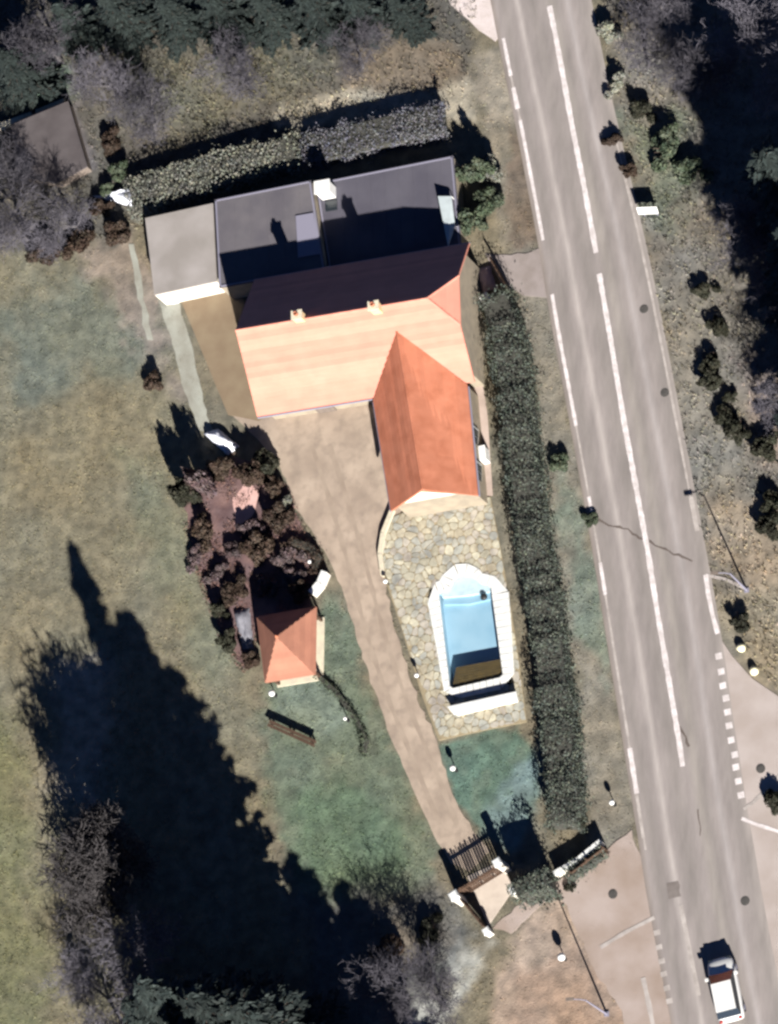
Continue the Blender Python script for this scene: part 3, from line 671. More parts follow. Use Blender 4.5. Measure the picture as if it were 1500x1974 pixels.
MB().box(tuple(((cr[0]+cr[3])/2*.9+ap*.1)*A([1, 1, 0])+A([0, 0, .1])), 3.0, .14, 1.2, math.atan2(*(cr[3]-cr[0])[[1, 0]])).build('back_panel', M_wood, pv)

# ------------------------------------------------------------------ vegetation generators
def leaves(pts, size, flat=.0, nrm=None, shade=(.7, 1.25)):
    N = len(pts); a = rng.normal(size=(N, 3)); a[:, 2] *= (1-flat)
    if nrm is not None: a = np.cross(nrm+rng.normal(0, .55, (N, 3)), a)
    a /= np.linalg.norm(a, axis=1)[:, None]+1e-9; b_ = np.cross(a, rng.normal(size=(N, 3)) if nrm is None else nrm+rng.normal(0, .5, (N, 3))); b_ /= np.linalg.norm(b_, axis=1)[:, None]+1e-9
    s = size*rng.uniform(.6, 1.4, (N, 1)); a *= s; b_ *= s*.55
    Q_ = np.stack([pts-a, pts+b_, pts+a, pts-b_], 1); k = rng.uniform(*shade, (N, 1))
    c = np.clip(np.concatenate([k*rng.uniform(.9, 1.12, (N, 1)), k, k*rng.uniform(.85, 1.1, (N, 1))], 1), 0, 2)
    return Q_, c
def blobs(r, h, n, k=9, seed=0):
    """lumpy shrub: points near the surface of several overlapping lobes"""
    g = np.random.default_rng(seed); P_ = []; Nn = []
    for i in range(k):
        q = g.uniform(0, 2*math.pi); d = r*.85*g.random()**.7 if i else 0
        c = A([d*math.cos(q), d*math.sin(q), h*g.uniform(.2, .7)]); rr = A([r*g.uniform(.2, .5), r*g.uniform(.2, .5), h*g.uniform(.16, .4)])
        u = g.normal(size=(n//k, 3)); u /= np.linalg.norm(u, axis=1)[:, None]
        P_.append(c+u*rr*g.uniform(.72, 1.08, (n//k, 1))); Nn.append(u)
    P_ = np.concatenate(P_); P_[:, 2] = np.maximum(P_[:, 2], .03); return P_, np.concatenate(Nn)
def shrub_mesh(r, h, n, leaf, seed):
    pts, nn = blobs(r, h, n, seed=seed); Q_, c = leaves(pts, leaf, nrm=nn); return nmesh('foliage', Q_, 4, c)
def stem_mesh(r, h, seed):
    g = random.Random(seed); mb = MB()
    for i in range(7):
        q = g.uniform(0, 6.28); mb.tube([(0, 0, -.05), (r*.2*math.cos(q), r*.2*math.sin(q), h*.3), (r*.55*math.cos(q), r*.55*math.sin(q), h*.7)], [.05, .035, .012], 5)
    me = bpy.data.meshes.new('stems'); me.from_pydata(mb.v, [], mb.f); me.update(); return me
SHR = {}
for kind, m_ in (('dark', M_leaf_dark), ('green', M_leaf_green), ('pale', M_leaf_pale), ('brown', M_leaf_brown), ('plum', M_leaf_purple)):
    SHR[kind] = []
    for s in range(4):
        me_ = shrub_mesh(1., 1., 2600, .085, 31+s); me_.materials.append(m_); st_ = stem_mesh(1., 1., s); st_.materials.append(M_bark2); SHR[kind].append((me_, st_))
def shrub(px, py, r, h, kind, label, group=None, rx=1., name='shrub', cat='shrub', rz=None):
    p = P(px, py); o = thing(name, label, cat, (p[0], p[1], -.03), group, R.uniform(0, 6.28) if rz is None else rz); o.scale = (r, r*rx, h)
    a, b_ = R.choice(SHR[kind]); link('foliage', a, None, o); link('stems', b_, None, o); return o

def segs_mesh(name, segs, m, n=3):
    s = A([np.concatenate([a, b_]) for a, b_, _, _ in segs]); r0 = A([q[2] for q in segs])[:, None]; r1 = A([q[3] for q in segs])[:, None]
    p0, p1 = s[:, :3], s[:, 3:]; t = p1-p0; t /= np.linalg.norm(t, axis=1)[:, None]+1e-9
    u = np.cross(t, A([.3, .5, .81])); u /= np.linalg.norm(u, axis=1)[:, None]+1e-9; v = np.cross(t, u); Qs = []
    for k in range(n):
        q0, q1 = 2*math.pi*k/n, 2*math.pi*(k+1)/n; d0, d1 = u*math.cos(q0)+v*math.sin(q0), u*math.cos(q1)+v*math.sin(q1)
        Qs.append(np.stack([p0+d0*r0, p0+d1*r0, p1+d1*r1, p1+d0*r1], 1))
    me = nmesh(name, np.concatenate(Qs), 4); me.materials.append(m); return me
def bare_tree(seed, h=8., spread=.55, thick=1., m1=M_bark, m2=M_twig):
    g = np.random.default_rng(seed); big = []; small = []
    def grow(p, d, ln, r, lev):
        k = 3 if lev < 3 else 2; q = p
        for i in range(k):
            d2 = d+g.normal(0, .12+.05*lev, 3)+A([0, 0, .06]); d2 /= np.linalg.norm(d2); e = q+d2*ln/k
            r0, r1 = r*(1-.5*i/k), r*(1-.5*(i+1)/k); (big if lev < 2 else small).append((q, e, r0, r1)); q = e; d = d2
            if lev < 4:
                for _ in range([3, 3, 3, 2][lev] if (i or lev) else 1):
                    side = g.normal(size=3); side -= d*(side@d); side /= np.linalg.norm(side)
                    nd = d*g.uniform(.35, .8)+side*spread*g.uniform(1., 1.7); nd /= np.linalg.norm(nd)
                    grow(q, nd, ln*g.uniform(.5, .68), max(r1*.55, .014*thick), lev+1)
    grow(A([0, 0, -.1]), A([0, 0, 1.]), h*.46, h*.018*thick, 0)
    return segs_mesh('trunk', big, m1, 5), segs_mesh('crown', small, m2, 3), len(big), len(small)
BT = [bare_tree(3+i, 8., .62, 1.15)[:2] for i in range(4)]+[bare_tree(21, 8., .62, 2.3, M_bark2, mat('dark_twigs', (.05, .045, .047), (.03, .028, .03), 3., .9))[:2]]
def bare(px, py, h, label, group=None, wide=1., v=None):
    p = P(px, py); o = thing('bare_tree', label, 'tree', (p[0], p[1], 0), group, R.uniform(0, 6.28)); k = h/8.; o.scale = (k*wide, k*wide, k)
    a, b_ = BT[R.randrange(4) if v is None else v]; link('trunk', a, None, o); link('crown', b_, None, o); return o
def conifer(seed, h=14., rad=3.6, ex=.8):
    g = np.random.default_rng(seed); tr_ = [(A([0, 0, -.1]), A([0, 0, h*.5]), h*.02, h*.012), (A([0, 0, h*.5]), A([0, 0, h]), h*.012, .02)]; pts = []; dirs = []
    z = h*.08
    while z < h*.985:
        f = 1-z/h; rr = rad*(f**ex)*g.uniform(.72, 1.15)+.12; nb = 9 if f > .3 else 6
        for i in range(nb):
            q = g.uniform(0, 6.283); L_ = rr*g.uniform(.5, 1.25); d = A([math.cos(q), math.sin(q), 0]); b0 = A([0, 0, z]); tip = b0+d*L_+A([0, 0, -.18*L_+.25*f])
            tr_.append((b0, tip, .035+.02*f, .008))
            for u in np.linspace(.15, 1., int(9+L_*4.5)):
                c = b0+(tip-b0)*u; sp = .5*(1-.55*u)*(.35+.22*L_)
                sd = A([-d[1], d[0], 0])
                for _ in range(3): pts.append(c+sd*g.uniform(-sp, sp)+A([0, 0, g.normal(-.06, .09)])); dirs.append(d*.8+sd*g.uniform(-.8, .8)+A([0, 0, -.2]))
        z += h*.031*(.55+f*.6)
    pts = A(pts); dirs = A(dirs); dirs /= np.linalg.norm(dirs, axis=1)[:, None]; N_ = len(pts)
    s = g.uniform(.22, .42, (N_, 1)); side = np.cross(dirs, A([0, 0, 1.])+g.normal(0, .5, (N_, 3))); side /= np.linalg.norm(side, axis=1)[:, None]
    Q_ = np.stack([pts-dirs*s*.6, pts+side*s*.4, pts+dirs*s, pts-side*s*.4], 1); k = g.uniform(.6, 1.5, (N_, 1))
    me_ = nmesh('crown', Q_, 4, np.concatenate([k, k, k], 1)); me_.materials.append(M_needle)
    return segs_mesh('trunk', tr_, M_bark2, 5), me_, h
CF = [conifer(5), conifer(9, 14., 3.2, .5)]
def fir(px, py, h, wide, label, group=None, v=0):
    p = P(px, py); o = thing('conifer_tree', label, 'tree', (p[0], p[1], 0), group, R.uniform(0, 6.28)); k = h/14.; o.scale = (k*wide, k*wide, k)
    link('trunk', CF[v][0], None, o); link('crown', CF[v][1], None, o); return o
def hedge(pts, width, h, m_, label, name='hedge', dens=120, leaf=.075, gap=0., lump=.18):
    """clipped hedge along a plan polyline: leaf shell over a solid dark inner core"""
    W = [P(x, y)[:2] for x, y in densify(pts, 10, 0, False)]; c = W[len(W)//2]; o = thing(name, label, 'hedge', (c[0], c[1], 0)); tot = sum(np.linalg.norm(W[i+1]-W[i]) for i in range(len(W)-1))
    N_ = int(tot*(width+2*h)*dens); s = rng.uniform(0, len(W)-1.001, N_); i = s.astype(int); f = (s-i)[:, None]; Wa = A(W); T = Wa[i+1]-Wa[i]; T /= np.linalg.norm(T, axis=1)[:, None]
    p = Wa[i]*(1-f)+Wa[i+1]*f; nv = np.stack([-T[:, 1], T[:, 0]], 1)
    u = rng.uniform(0, 1, N_); hh = h*(1+lump*(vnoise(p[:, 0]+300, p[:, 1]+300, 1.1, 21)-.5)*2+lump*.6*(vnoise(p[:, 0]+300, p[:, 1]+300, .4, 23)-.5)*2); ww = width*(1+lump*(vnoise(p[:, 0]+100, p[:, 1]+100, .9, 22)-.5)*2)
    per = width+2*h; a = u*per; lat = np.where(a < h, -ww/2, np.where(a < h+width, (a-h-width/2)/width*ww, ww/2)); z = np.where(a < h, a/h*hh, np.where(a < h+width, hh, (per-a)/h*hh))
    lat += rng.normal(0, .1, N_)+np.where(rng.random(N_) < .16, rng.normal(0, .28, N_), 0); z = np.maximum(.03, z+rng.normal(0, .09, N_)+np.where(rng.random(N_) < .15, rng.uniform(0, .4, N_), 0)-.25*hh*np.clip(np.abs(lat)/ww*2-.75, 0, 1))
    nn = np.stack([nv[:, 0]*np.sign(lat)*(a < h)+nv[:, 0]*(a > h+width), nv[:, 1]*np.sign(lat)*(a < h)+nv[:, 1]*(a > h+width), ((a >= h) & (a <= h+width))*1.+.15], 1)
    pts3 = np.stack([p[:, 0]+nv[:, 0]*lat-c[0], p[:, 1]+nv[:, 1]*lat-c[1], z], 1); Q_, cl = leaves(pts3, leaf, nrm=nn)
    me_ = nmesh('foliage', Q_, 4, cl); link('foliage', me_, m_, o)
    V = []; F = []
    for k_, q in enumerate(W):
        t = W[min(k_+1, len(W)-1)]-W[max(k_-1, 0)]; t /= np.linalg.norm(t); nn2 = A([-t[1], t[0]])
        for la, zz in ((-.44, 0), (-.42, .86), (.42, .86), (.44, 0)): V.append((*(q+nn2*la*width), zz*h+.0))
    for k_ in range(len(W)-1):
        for q in range(3): F.append((k_*4+q, k_*4+q+1, k_*4+q+5, k_*4+q+4))
    for e_, d_ in ((0, 1), (len(W)-1, -1)):
        for q in range(4): V[e_*4+q] = tuple(A(V[e_*4+q])*.0+A(V[(e_+d_)*4+q])*.98+A([*W[e_+d_], 0])*.02)
    F += [(0, 1, 2, 3), tuple(range(len(V)-4, len(V)))]
    mk('branches', V, F, M_core2, o); return o  # solid core added inside the leaf shell to block light

# hedges
hedge([(965, 580), (985, 640), (1003, 740), (1018, 860), (1030, 960), (1042, 1060), (1058, 1150), (1072, 1250), (1084, 1350), (1094, 1450), (1104, 1560), (1100, 1610)], 2.0, 2.0, M_leaf_hedge, 'long dark clipped hedge between the house plot and the main road', lump=.24)
hedge([(255, 395), (330, 370), (420, 345), (505, 322), (590, 300)], 2.5, 1.25, M_leaf_pale, 'pale grey-green hedge behind the outbuilding and middle annex', lump=.2)
hedge([(592, 300), (650, 288), (720, 270), (800, 252), (872, 236)], 2.3, 1.2, M_leaf_lilac, 'lilac-grey hedge behind the low annex', lump=.22)
hedge([(1085, 1712), (1040, 1722), (1005, 1738)], 1.1, 2.7, M_leaf_hedge, 'short tall hedge beside the entrance gate pillar')
hedge([(1170, 1640), (1130, 1668), (1095, 1695)], .9, .8, M_leaf_hedge, 'low hedge along the south-east corner of the plot by the forecourt')
hedge([(548, 1060), (575, 1050), (602, 1058), (618, 1078), (612, 1112)], .5, .6, M_leaf_brown, 'low curved brown hedge bordering the garden paving by the drive', dens=160, leaf=.06)
hedge([(610, 1300), (650, 1335), (690, 1390), (708, 1430), (700, 1462)], .35, .3, M_leaf_green, 'thin curved green edging hedge on the lawn south of the pavilion', dens=200, leaf=.05)

# conifers whose shadows cover the lower lawn, and others beyond the right edge
GC = 'tall conifers along the south edge'
fir(505, 2020, 19.2, .8, 'tallest conifer at the bottom left, its tip shadow reaching farthest', GC, 0)
fir(560, 2030, 16.6, 1.0, 'broad conifer at the bottom edge next to the tallest one', GC, 1)
fir(615, 2030, 14.2, 1.0, 'conifer at the bottom edge, right of the two tallest ones', GC, 1)
fir(450, 2020, 14.5, 1.05, 'conifer at the bottom edge left of the tallest one', GC, 1)
fir(370, 2000, 10.5, 1.1, 'shortest conifer at the bottom edge, far left of the row', GC, 0)
fir(540, 2110, 17.5, 1.1, 'conifer behind the tallest one at the very bottom', GC, 0)
fir(790, 2240, 11.0, 1.2, 'conifer below the bottom edge shading the ground left of the gate', GC, 1)
fir(880, 2270, 10.5, 1.2, 'conifer below the bottom edge, nearest the brown forecourt soil', GC, 1)
GR = 'conifers beyond the right edge'
for i, (x, y, h, wd) in enumerate([(1690, 760, 15.5, 1.4), (1740, 900, 19, 1.3), (1800, 1040, 20.5, 1.2), (1640, 600, 14, 1.3), (1830, 760, 18, 1.3), (1590, 440, 13, 1.2)]):
    fir(x, y, h, wd, ['shortest-shadowed conifer beyond the right edge beside the dark bushes', 'broad conifer beyond the right edge level with the wing roof', 'tallest conifer beyond the right edge level with the sandy patch', 'conifer beyond the right edge level with the side drive', 'conifer farthest beyond the right edge behind the others', 'low conifer beyond the right edge level with the white sign'][i], GR, i % 2)
GT = 'dark conifers above the top edge'
for x, y, h, lab in [(70, 170, 6.5, 'dark conifer at the top left corner'), (170, 70, 5.5, 'dark conifer on the top edge, second from the left'), (270, 60, 6.5, 'dark conifer on the top edge, third from the left'), (370, 62, 5.8, 'dark conifer on the top edge, fourth from the left'), (460, 50, 6.5, 'tall dark conifer in the middle of the top edge'),
  (550, 55, 5.5, 'dark conifer on the top edge, right of the tall middle one'), (640, 45, 6.2, 'dark conifer on the top edge, third from the field entrance'), (720, 40, 5.2, 'dark conifer on the top edge, second from the field entrance'), (800, 50, 4.8, 'dark conifer on the top edge closest to the field entrance')]:
    fir(x, y, h, 1.5, lab, GT, x % 2)

GB = 'bare winter trees'
for x, y, h, wd, lab in [
 (1250, 130, 5.5, 1.1, 'bare violet-grey tree at the top right closest to the road'), (1345, 190, 6.5, 1.1, 'bare violet-grey tree at the upper right beside the dark shade'),
 (1290, 40, 6, 1.1, 'bare tree on the top edge right of the road'), (1470, 110, 7, 1.1, 'bare tree in the top right corner'),
 (1530, 200, 7, 1.0, 'bare tree at the right edge inside the upper dark shade'), (1490, 530, 6.5, 1.15, 'bare tree on the right edge below the dark shade'),
 (1540, 640, 6.5, 1.1, 'bare tree on the right edge, second below the dark shade'), (1530, 780, 5.5, 1.1, 'bare tree on the right edge beside the row of dark bushes'),
 (1450, 440, 5., 1.2, 'small bare tree at the right just below the dark shade'),
 (120, 120, 7, 1.1, 'bare tree in the top left corner by the dark conifer'), (240, 170, 6.5, 1.1, 'bare tree with pale limbs at the upper left'),
 (300, 250, 6, 1.0, 'bare tree at the upper left above the pale hedge'), (480, 160, 5.5, 1.2, 'bare tree amid the rough grass north of the annexes'),
 (60, 470, 6, 1.2, 'bare tree on the left edge above the lawn'), (160, 440, 5, 1.2, 'bare tree at left by the dark brown bushes'), (60, 360, 5.5, 1.2, 'bare tree on the left edge below the grey plot'),
 (700, 130, 4.5, 1.2, 'bare tree amid brown grass left of the verge, north'), 
 (860, 1945, 5.5, 1.2, 'bare tree at the bottom by the pale track'), (780, 1900, 6, 1.2, 'bare tree right of the conifers near the gate'), (400, 2010, 9, 1.1, 'tall bare tree on the bottom edge left of the conifers'),
 (260, 2010, 6.5, 1.2, 'bare tree in the bottom left corner'), (175, 1900, 4, 1.4, 'low spreading bare tree on the lower left lawn'), (330, 1850, 9, 1.0, 'slender bare tree at the lower left beside the conifer shade'), (225, 1690, 10.5, .8, 'bare tree with dense crown at the lower left, shading the left lawn'), (200, 1735, 10, .8, 'bare tree just below the dense-crowned one at the lower left'), (245, 1655, 9.5, .8, 'bare tree just above the dense-crowned one at the lower left')]:
    bare(x, y, h, lab, GB, wd, 4 if 'dense' in lab else None)

# shrubs
GV = 'dark bushes on the right verge'
for x, y, r, h, rx, lab in [
 (1362, 560, .5, .7, 1.5, 'uppermost small dark bush of the row on the right verge'), (1385, 640, .55, .8, 1.6, 'second dark bush from the top on the right verge'),
 (1376, 700, .55, .9, 1.4, 'third dark bush from the top on the right verge'), (1378, 735, .55, .9, 1.3, 'fourth dark bush from the top, joined to the third'), (1408, 765, .4, .6, 1., 'small round dark bush beside the right verge row'),
 (1398, 805, .5, .8, 1.6, 'dark bush above the widest bush of the verge row'), (1425, 830, .7, .9, 1.2, 'widest dark bush in the middle of the verge row'),
 (1478, 870, .75, 1., 1.2, 'dark brown bush near the right edge above the sandy patch'), (1490, 972, .6, 1., 1.2, 'upper dark bush of the pair on the sandy patch'), (1486, 1022, .75, 1.1, 1.1, 'lower dark bush of the pair on the sandy patch'),
 (1436, 1205, .5, .8, 1.2, 'lone dark bush above the two yellow-white stones by the side road'), (1505, 1545, .75, .9, 1., 'dark bush on the traffic island at the right edge')]:
    shrub(x, y, r*1.3, h*1.1, 'dark', lab, GV, rx)
shrub(925, 345, 1.3, 2.6, 'green', 'tall evergreen bush at the north-east corner of the low annex', name='evergreen_bush')
shrub(915, 430, 1.2, 2.2, 'green', 'evergreen bush beside the pale awning east of the house', name='evergreen_bush')
shrub(945, 400, 1.1, 1.4, 'green', 'low evergreen bush between the annex and the verge', name='evergreen_bush')
shrub(945, 340, 1.1, 1.2, 'pale', 'pale bush on the verge beside the low annex')
for x, y, r, h, kd, lab in [
 (1290, 290, 1.5, 1.3, 'green', 'green bush at right of the road north of the white sign'), (1340, 330, 1.3, 1.2, 'green', 'green bush at the foot of the upper right dark shade'),
 (1182, 275, .7, .8, 'brown', 'brown bush on the right road edge north of the white sign'), (1215, 330, .6, .9, 'brown', 'slim brown bush touching the right road edge'), (1245, 215, 1., 1., 'dark', 'dark bush below the violet trees at the road'),
 (1190, 170, .9, 1., 'pale', 'pale bush overhanging the right road edge'), (1180, 60, 1., 1.1, 'pale', 'pale bush near the top of the road on its right'),
 (238, 335, .8, 1., 'green', 'bright green bush left of the pale hedge'), (208, 365, .6, .8, 'green', 'small green bush beside the lilac tarpaulin'),
 (90, 490, 1.2, 1.3, 'brown', 'leftmost dark brown bush at the edge of the left lawn'), (160, 480, 1.3, 1.3, 'brown', 'middle dark brown bush at the edge of the left lawn'), (225, 460, 1.1, 1.3, 'brown', 'dark brown bush nearest the outbuilding at the lawn edge'),
 (200, 400, .9, 1., 'brown', 'brown bush above the left lawn behind the three brown ones'), (215, 275, 1., .9, 'brown', 'brown bush in the rough plot at the upper left'),
 (20, 290, .8, .9, 'brown', 'brown bush on the left edge by the grey plot'),
 (512, 900, 1.1, 1.7, 'dark', 'tall dark bush at the west side of the courtyard'), (530, 945, .8, 1.4, 'brown', 'brown bush spilling onto the courtyard'), (505, 928, 1.0, 2.2, 'brown', 'tall brown bush beside the white tarpaulin'),
 (402, 948, 1.1, 3.9, 'plum', 'tall plum bush at the upper end of the garden paving'), (378, 965, 1.0, 3.2, 'dark', 'dark bush on the lawn edge of the garden paving'), (555, 985, .9, .8, 'pale', 'pale bush between garden paving and courtyard'),
 (460, 1060, .8, .8, 'plum', 'plum coloured bush in the middle of the garden paving'), (420, 1110, .9, .8, 'plum', 'plum coloured bush on the lawn side of the garden paving'), (570, 1120, .9, .7, 'plum', 'plum bush inside the curved brown hedge'), (520, 1130, .9, .8, 'plum', 'plum bush just north of the pavilion'),
 (440, 905, 1.2, 1.3, 'brown', 'wide brown bush at the top of the garden paving beside the white tarpaulin'), (540, 1010, 1.2, 1.2, 'brown', 'wide brown bush at the drive edge of the garden paving'), (400, 1030, 1.2, 1.1, 'brown', 'wide brown bush on the lawn edge of the garden paving'), (500, 1070, 1.3, 1.2, 'brown', 'wide brown bush at the centre of the garden paving'), (560, 1075, 1.1, .9, 'plum', 'plum bush within the upper bend of the curved hedge'), (450, 1140, 1.2, 1.0, 'brown', 'wide brown bush above the grey-blue tarpaulin'), (490, 1020, 1., .9, 'plum', 'plum bush below the pink paving patch'), (580, 1150, .9, 1.1, 'brown', 'brown bush between pavilion and white low wall'), (380, 1080, .9, .9, 'plum', 'plum bush on the lawn border, below the wide brown one'),
 (450, 1240, .8, 1.3, 'dark', 'dark bush west of the pavilion'), (485, 1280, .7, 1.1, 'brown', 'brown bush at the south-west corner of the pavilion'), (430, 1180, .7, 1.2, 'dark', 'dark bush north-west of the pavilion'),
 (300, 745, .8, 1.0, 'brown', 'small brown bush beside the pale garden path'), (1060, 1200, .7, .8, 'pale', 'pale bush breaking through the long hedge beside the pool'), (1115, 1585, .7, 1., 'dark', 'dark bush at the lower end of the long hedge'),
 (1100, 1710, .4, .5, 'dark', 'tiny dark bush on the forecourt edge by the low hedge'), (700, 1420, .5, .5, 'green', 'small green bush at the end of the curved edging'),
 (1140, 1000, .6, .5, 'green', 'low green bush on the verge between hedge and road'), (1085, 900, .8, .8, 'green', 'green bush on the road side of the long hedge'),
 (830, 1790, 1., .9, 'dark', 'dark bush below the entrance gate'), (750, 1830, 1.1, 1., 'brown', 'brown bush below the gate left of the pale track')]:
    shrub(x, y, r, h, kd, lab)

# ------------------------------------------------------------------ entrance gate, pillars, walls
def pillar(px, py, h, wd, label):
    p = P(px, py); o = thing('gate_pillar', label, 'pillar', (p[0], p[1], 0), 'entrance pillars', .5)
    MB().box((0, 0, 0), wd, wd, h).build('shaft', M_wall, o, local=True, bevel=.02); MB().box((0, 0, h), wd*1.25, wd*1.25, .12, 0, .7).build('cap', M_cope, o, local=True, bevel=.015)
pillar(893, 1738, 1.7, .5, 'white entrance pillar at the west end of the gate'); pillar(978, 1676, 1.9, .45, 'white entrance pillar at the east end of the gate')
pillar(1003, 1724, 1.2, .5, 'cream pillar standing outside the gate by the tall hedge'); pillar(946, 1800, .8, .4, 'low pillar at the outer end of the open gate leaf')
def leaf(a, b_, h, label):
    a, b_ = P(*a), P(*b_); d = b_-a; L_ = np.linalg.norm(d); rz = math.atan2(d[1], d[0]); o = thing('gate_leaf', label, 'gate', tuple((a+b_)/2), 'entrance gate leaves')
    for z in (.25, h-.35): MB().box((a+b_)/2+A([0, 0, z]), L_-.1, .06, .12, rz).build('rail', M_wood, o)
    k = int(L_/.17)
    for i in range(k):
        f = (i+.5)/k; MB().box(a+d*f+A([0, 0, .08])+A([-d[1], d[0], 0])/L_*.055, .135 if i % 5 != 4 else .06, .035, h-.1-(.1 if i % 2 else 0), rz).build('board', M_wood, o)
leaf((893, 1732), (975, 1682), 1.7, 'brown board gate leaf closed across the drive'); leaf((898, 1740), (945, 1796), 1.5, 'brown board gate leaf standing open towards the forecourt')
def wallrun(pts, h, th, label, name='boundary_wall', m_=M_wall):
    W = [P(*q) for q in pts]; o = thing(name, label, 'wall', tuple(W[len(W)//2]))
    for a, b_ in zip(W[:-1], W[1:]):
        d = b_-a; l = np.linalg.norm(d); rz = math.atan2(d[1], d[0]); MB().box((a+b_)/2, l, th, h, rz).build('wall_section', m_, o); MB().box((a+b_)/2+A([0, 0, h+.002]), l-.02, th+.1, .07, rz).build('coping', M_cope if m_ == M_wall else M_stone, o)
wallrun([(1075, 1690), (1120, 1664), (1166, 1626)], .7, .22, 'pale low wall at the south-east corner above the low hedge')
wallrun([(760, 985), (742, 1030), (736, 1070), (742, 1112)], .3, .22, 'low stone kerb wall around the north-west curve of the pool terrace', 'kerb_wall', M_stone)
wallrun([(608, 1150), (625, 1130), (634, 1108)], .8, .3, 'white low curved wall between pavilion and drive', 'garden_wall')
# timber fence along the hedge corner
fo = thing('fence', 'dark brown board fence at the south-east corner facing the forecourt', 'fence', tuple(P(1140, 1660)))
a, b_ = P(1110, 1690), P(1172, 1642); d = b_-a; L_ = np.linalg.norm(d); rz = math.atan2(d[1], d[0])
for i in range(14): MB().box(a+d*(i+.5)/14, L_/14*.9, .04, 1.0, rz).build('board', M_wood, fo)
for f in (0, .5, 1): MB().box(a+d*f+A([-d[1], d[0], 0])/L_*.07, .1, .09, 1.1, rz).build('post', M_wood, fo)

# ------------------------------------------------------------------ small things
def globe(px, py, label, h=.5, r=.17):
    p = P(px, py); o = thing('garden_lamp', label, 'lamp', (p[0], p[1], 0), 'white globe garden lamps')
    MB().lathe((0, 0, 0), [(.11, 0), (.11, .04), (.035, .06), (.035, h)], 10).build('post', M_dark, o, local=True)
    MB().lathe((0, 0, h), [(.06, 0), (r*.8, r*.35), (r, r), (r*.8, r*1.6), (r*.4, r*1.93), (.01, r*2)], 14).build('globe', M_white, o, True, local=True)
for x, y, r, lab in [(532, 1342, .22, 'white globe lamp on the lawn at the pavilion corner'), (880, 1486, .2, 'white globe lamp between the drive and the pool lawn'), (1090, 1850, .26, 'white globe lamp standing on the forecourt'),
  (1186, 1552, .18, 'white globe lamp on the verge by the long hedge end'), (810, 1307, .16, 'white globe lamp on the west terrace edge beside the pool'), (750, 1126, .16, 'white globe lamp at the curved terrace edge'), (604, 1088, .14, 'small white globe lamp on the curved brown hedge'), (672, 1390, .13, 'small white globe lamp on the curved green edging')]:
    globe(x, y, lab, .5, r)
for x, y, lab in [(1430, 1250, 'upper pale yellow boulder beside the side road'), (1455, 1294, 'lower pale yellow boulder beside the side road')]:
    p = P(x, y); mb = MB(); g = random.Random(x); mb.lathe((0, 0, 0), [(.2, 0), (.3, .1), (.27, .28), (.13, .4), (.02, .42)], 9)
    mb.v = [(a*g.uniform(.85, 1.15), b*g.uniform(.85, 1.15), c) for a, b, c in mb.v]; o = mb.build('boulder', mat('pale_boulder', (.75, .72, .5), (.65, .6, .42), 4), None, True); o.location = (p[0], p[1], 0); tag(o, lab, 'boulder', 'boulders by the side road')
for x, y, lab in [(1282, 757, 'manhole cover on the right lane near the dark bushes'), (1242, 596, 'faint manhole cover on the upper right lane'), (1437, 1737, 'dark manhole cover at the right edge of the lower road'), (1467, 1482, 'dark manhole cover on the side road'), (1182, 1724, 'manhole cover on the forecourt')]:
    p = P(x, y); u = across(x, y); z = .03 if x in (1467, 1182) else road_z(u)+.004
    o = thing('manhole_cover', lab, 'manhole', (p[0], p[1], z), 'manhole covers')
    MB().lathe((0, 0, -.02), [(.29, 0), (.29, .03)], 20).build('frame', M_iron, o, local=True); MB().lathe((0, 0, .012), [(.24, 0), (.24, .008), (.1, .012)], 20).build('lid', M_iron, o, local=True)
# white road sign seen from above
p = P(1256, 415); o = thing('road_sign', 'white horizontal road sign on two posts beside the road', 'sign', tuple(p))
ax = A([.98, -.1, 0])
for s in (-.45, .45): MB().tube([p+ax*s, p+ax*s+A([0, 0, 1.])], .04, 8).build('post', M_strip, o)
mk('panel', *slab([p+ax*.68+A([0, -.14, .62]), p-ax*.68+A([0, -.14, .62]), p-ax*.68+A([0, .16, 1.05]), p+ax*.68+A([0, .16, 1.05])], .04), M_white, o)
# poles whose shadows cross the verge and forecourt
def pole(px, py, h, label, arm=True):
    p = P(px, py); o = thing('lamp_post', label, 'lamp post', tuple(p), 'street lamp posts')
    MB().tube([p, p+A([0, 0, h])], [.075, .045], 8).build('post', M_strip, o); MB().box(p, .3, .3, .06).build('base_plate', M_strip, o)
    if arm: MB().tube([p+A([0, 0, h-.05]), p+A([-.3, .05, h+.12]), p+A([-.8, .1, h+.15])], .03, 6).build('arm', M_strip, o); MB().box(p+A([-.95, .12, h+.08]), .5, .2, .1).build('lamp_head', M_wood2, o)
pole(1440, 1138, 3.6, 'thin lamp post on the verge at the side road corner'); pole(1170, 1955, 4.1, 'thin lamp post on the forecourt at the bottom')
# timber beam seat on the lawn
o = thing('garden_bench', 'long low dark wooden bench on the lawn south of the pavilion', 'bench', tuple(P(565, 1415))); a, b_ = P(523, 1397), P(612, 1437); d = b_-a; L_ = np.linalg.norm(d); rz = math.atan2(d[1], d[0])
for k in (-.12, .12): MB().box((a+b_)/2+A([-d[1], d[0], 0])/L_*k+A([0, 0, .42]), L_, .2, .06, rz).build('seat_plank', M_wood, o)
for f in (.06, .5, .94):
    for k in (-.12, .12): MB().box(a+d*f+A([-d[1], d[0], 0])/L_*k, .1, .1, .42, rz).build('leg', M_wood, o)
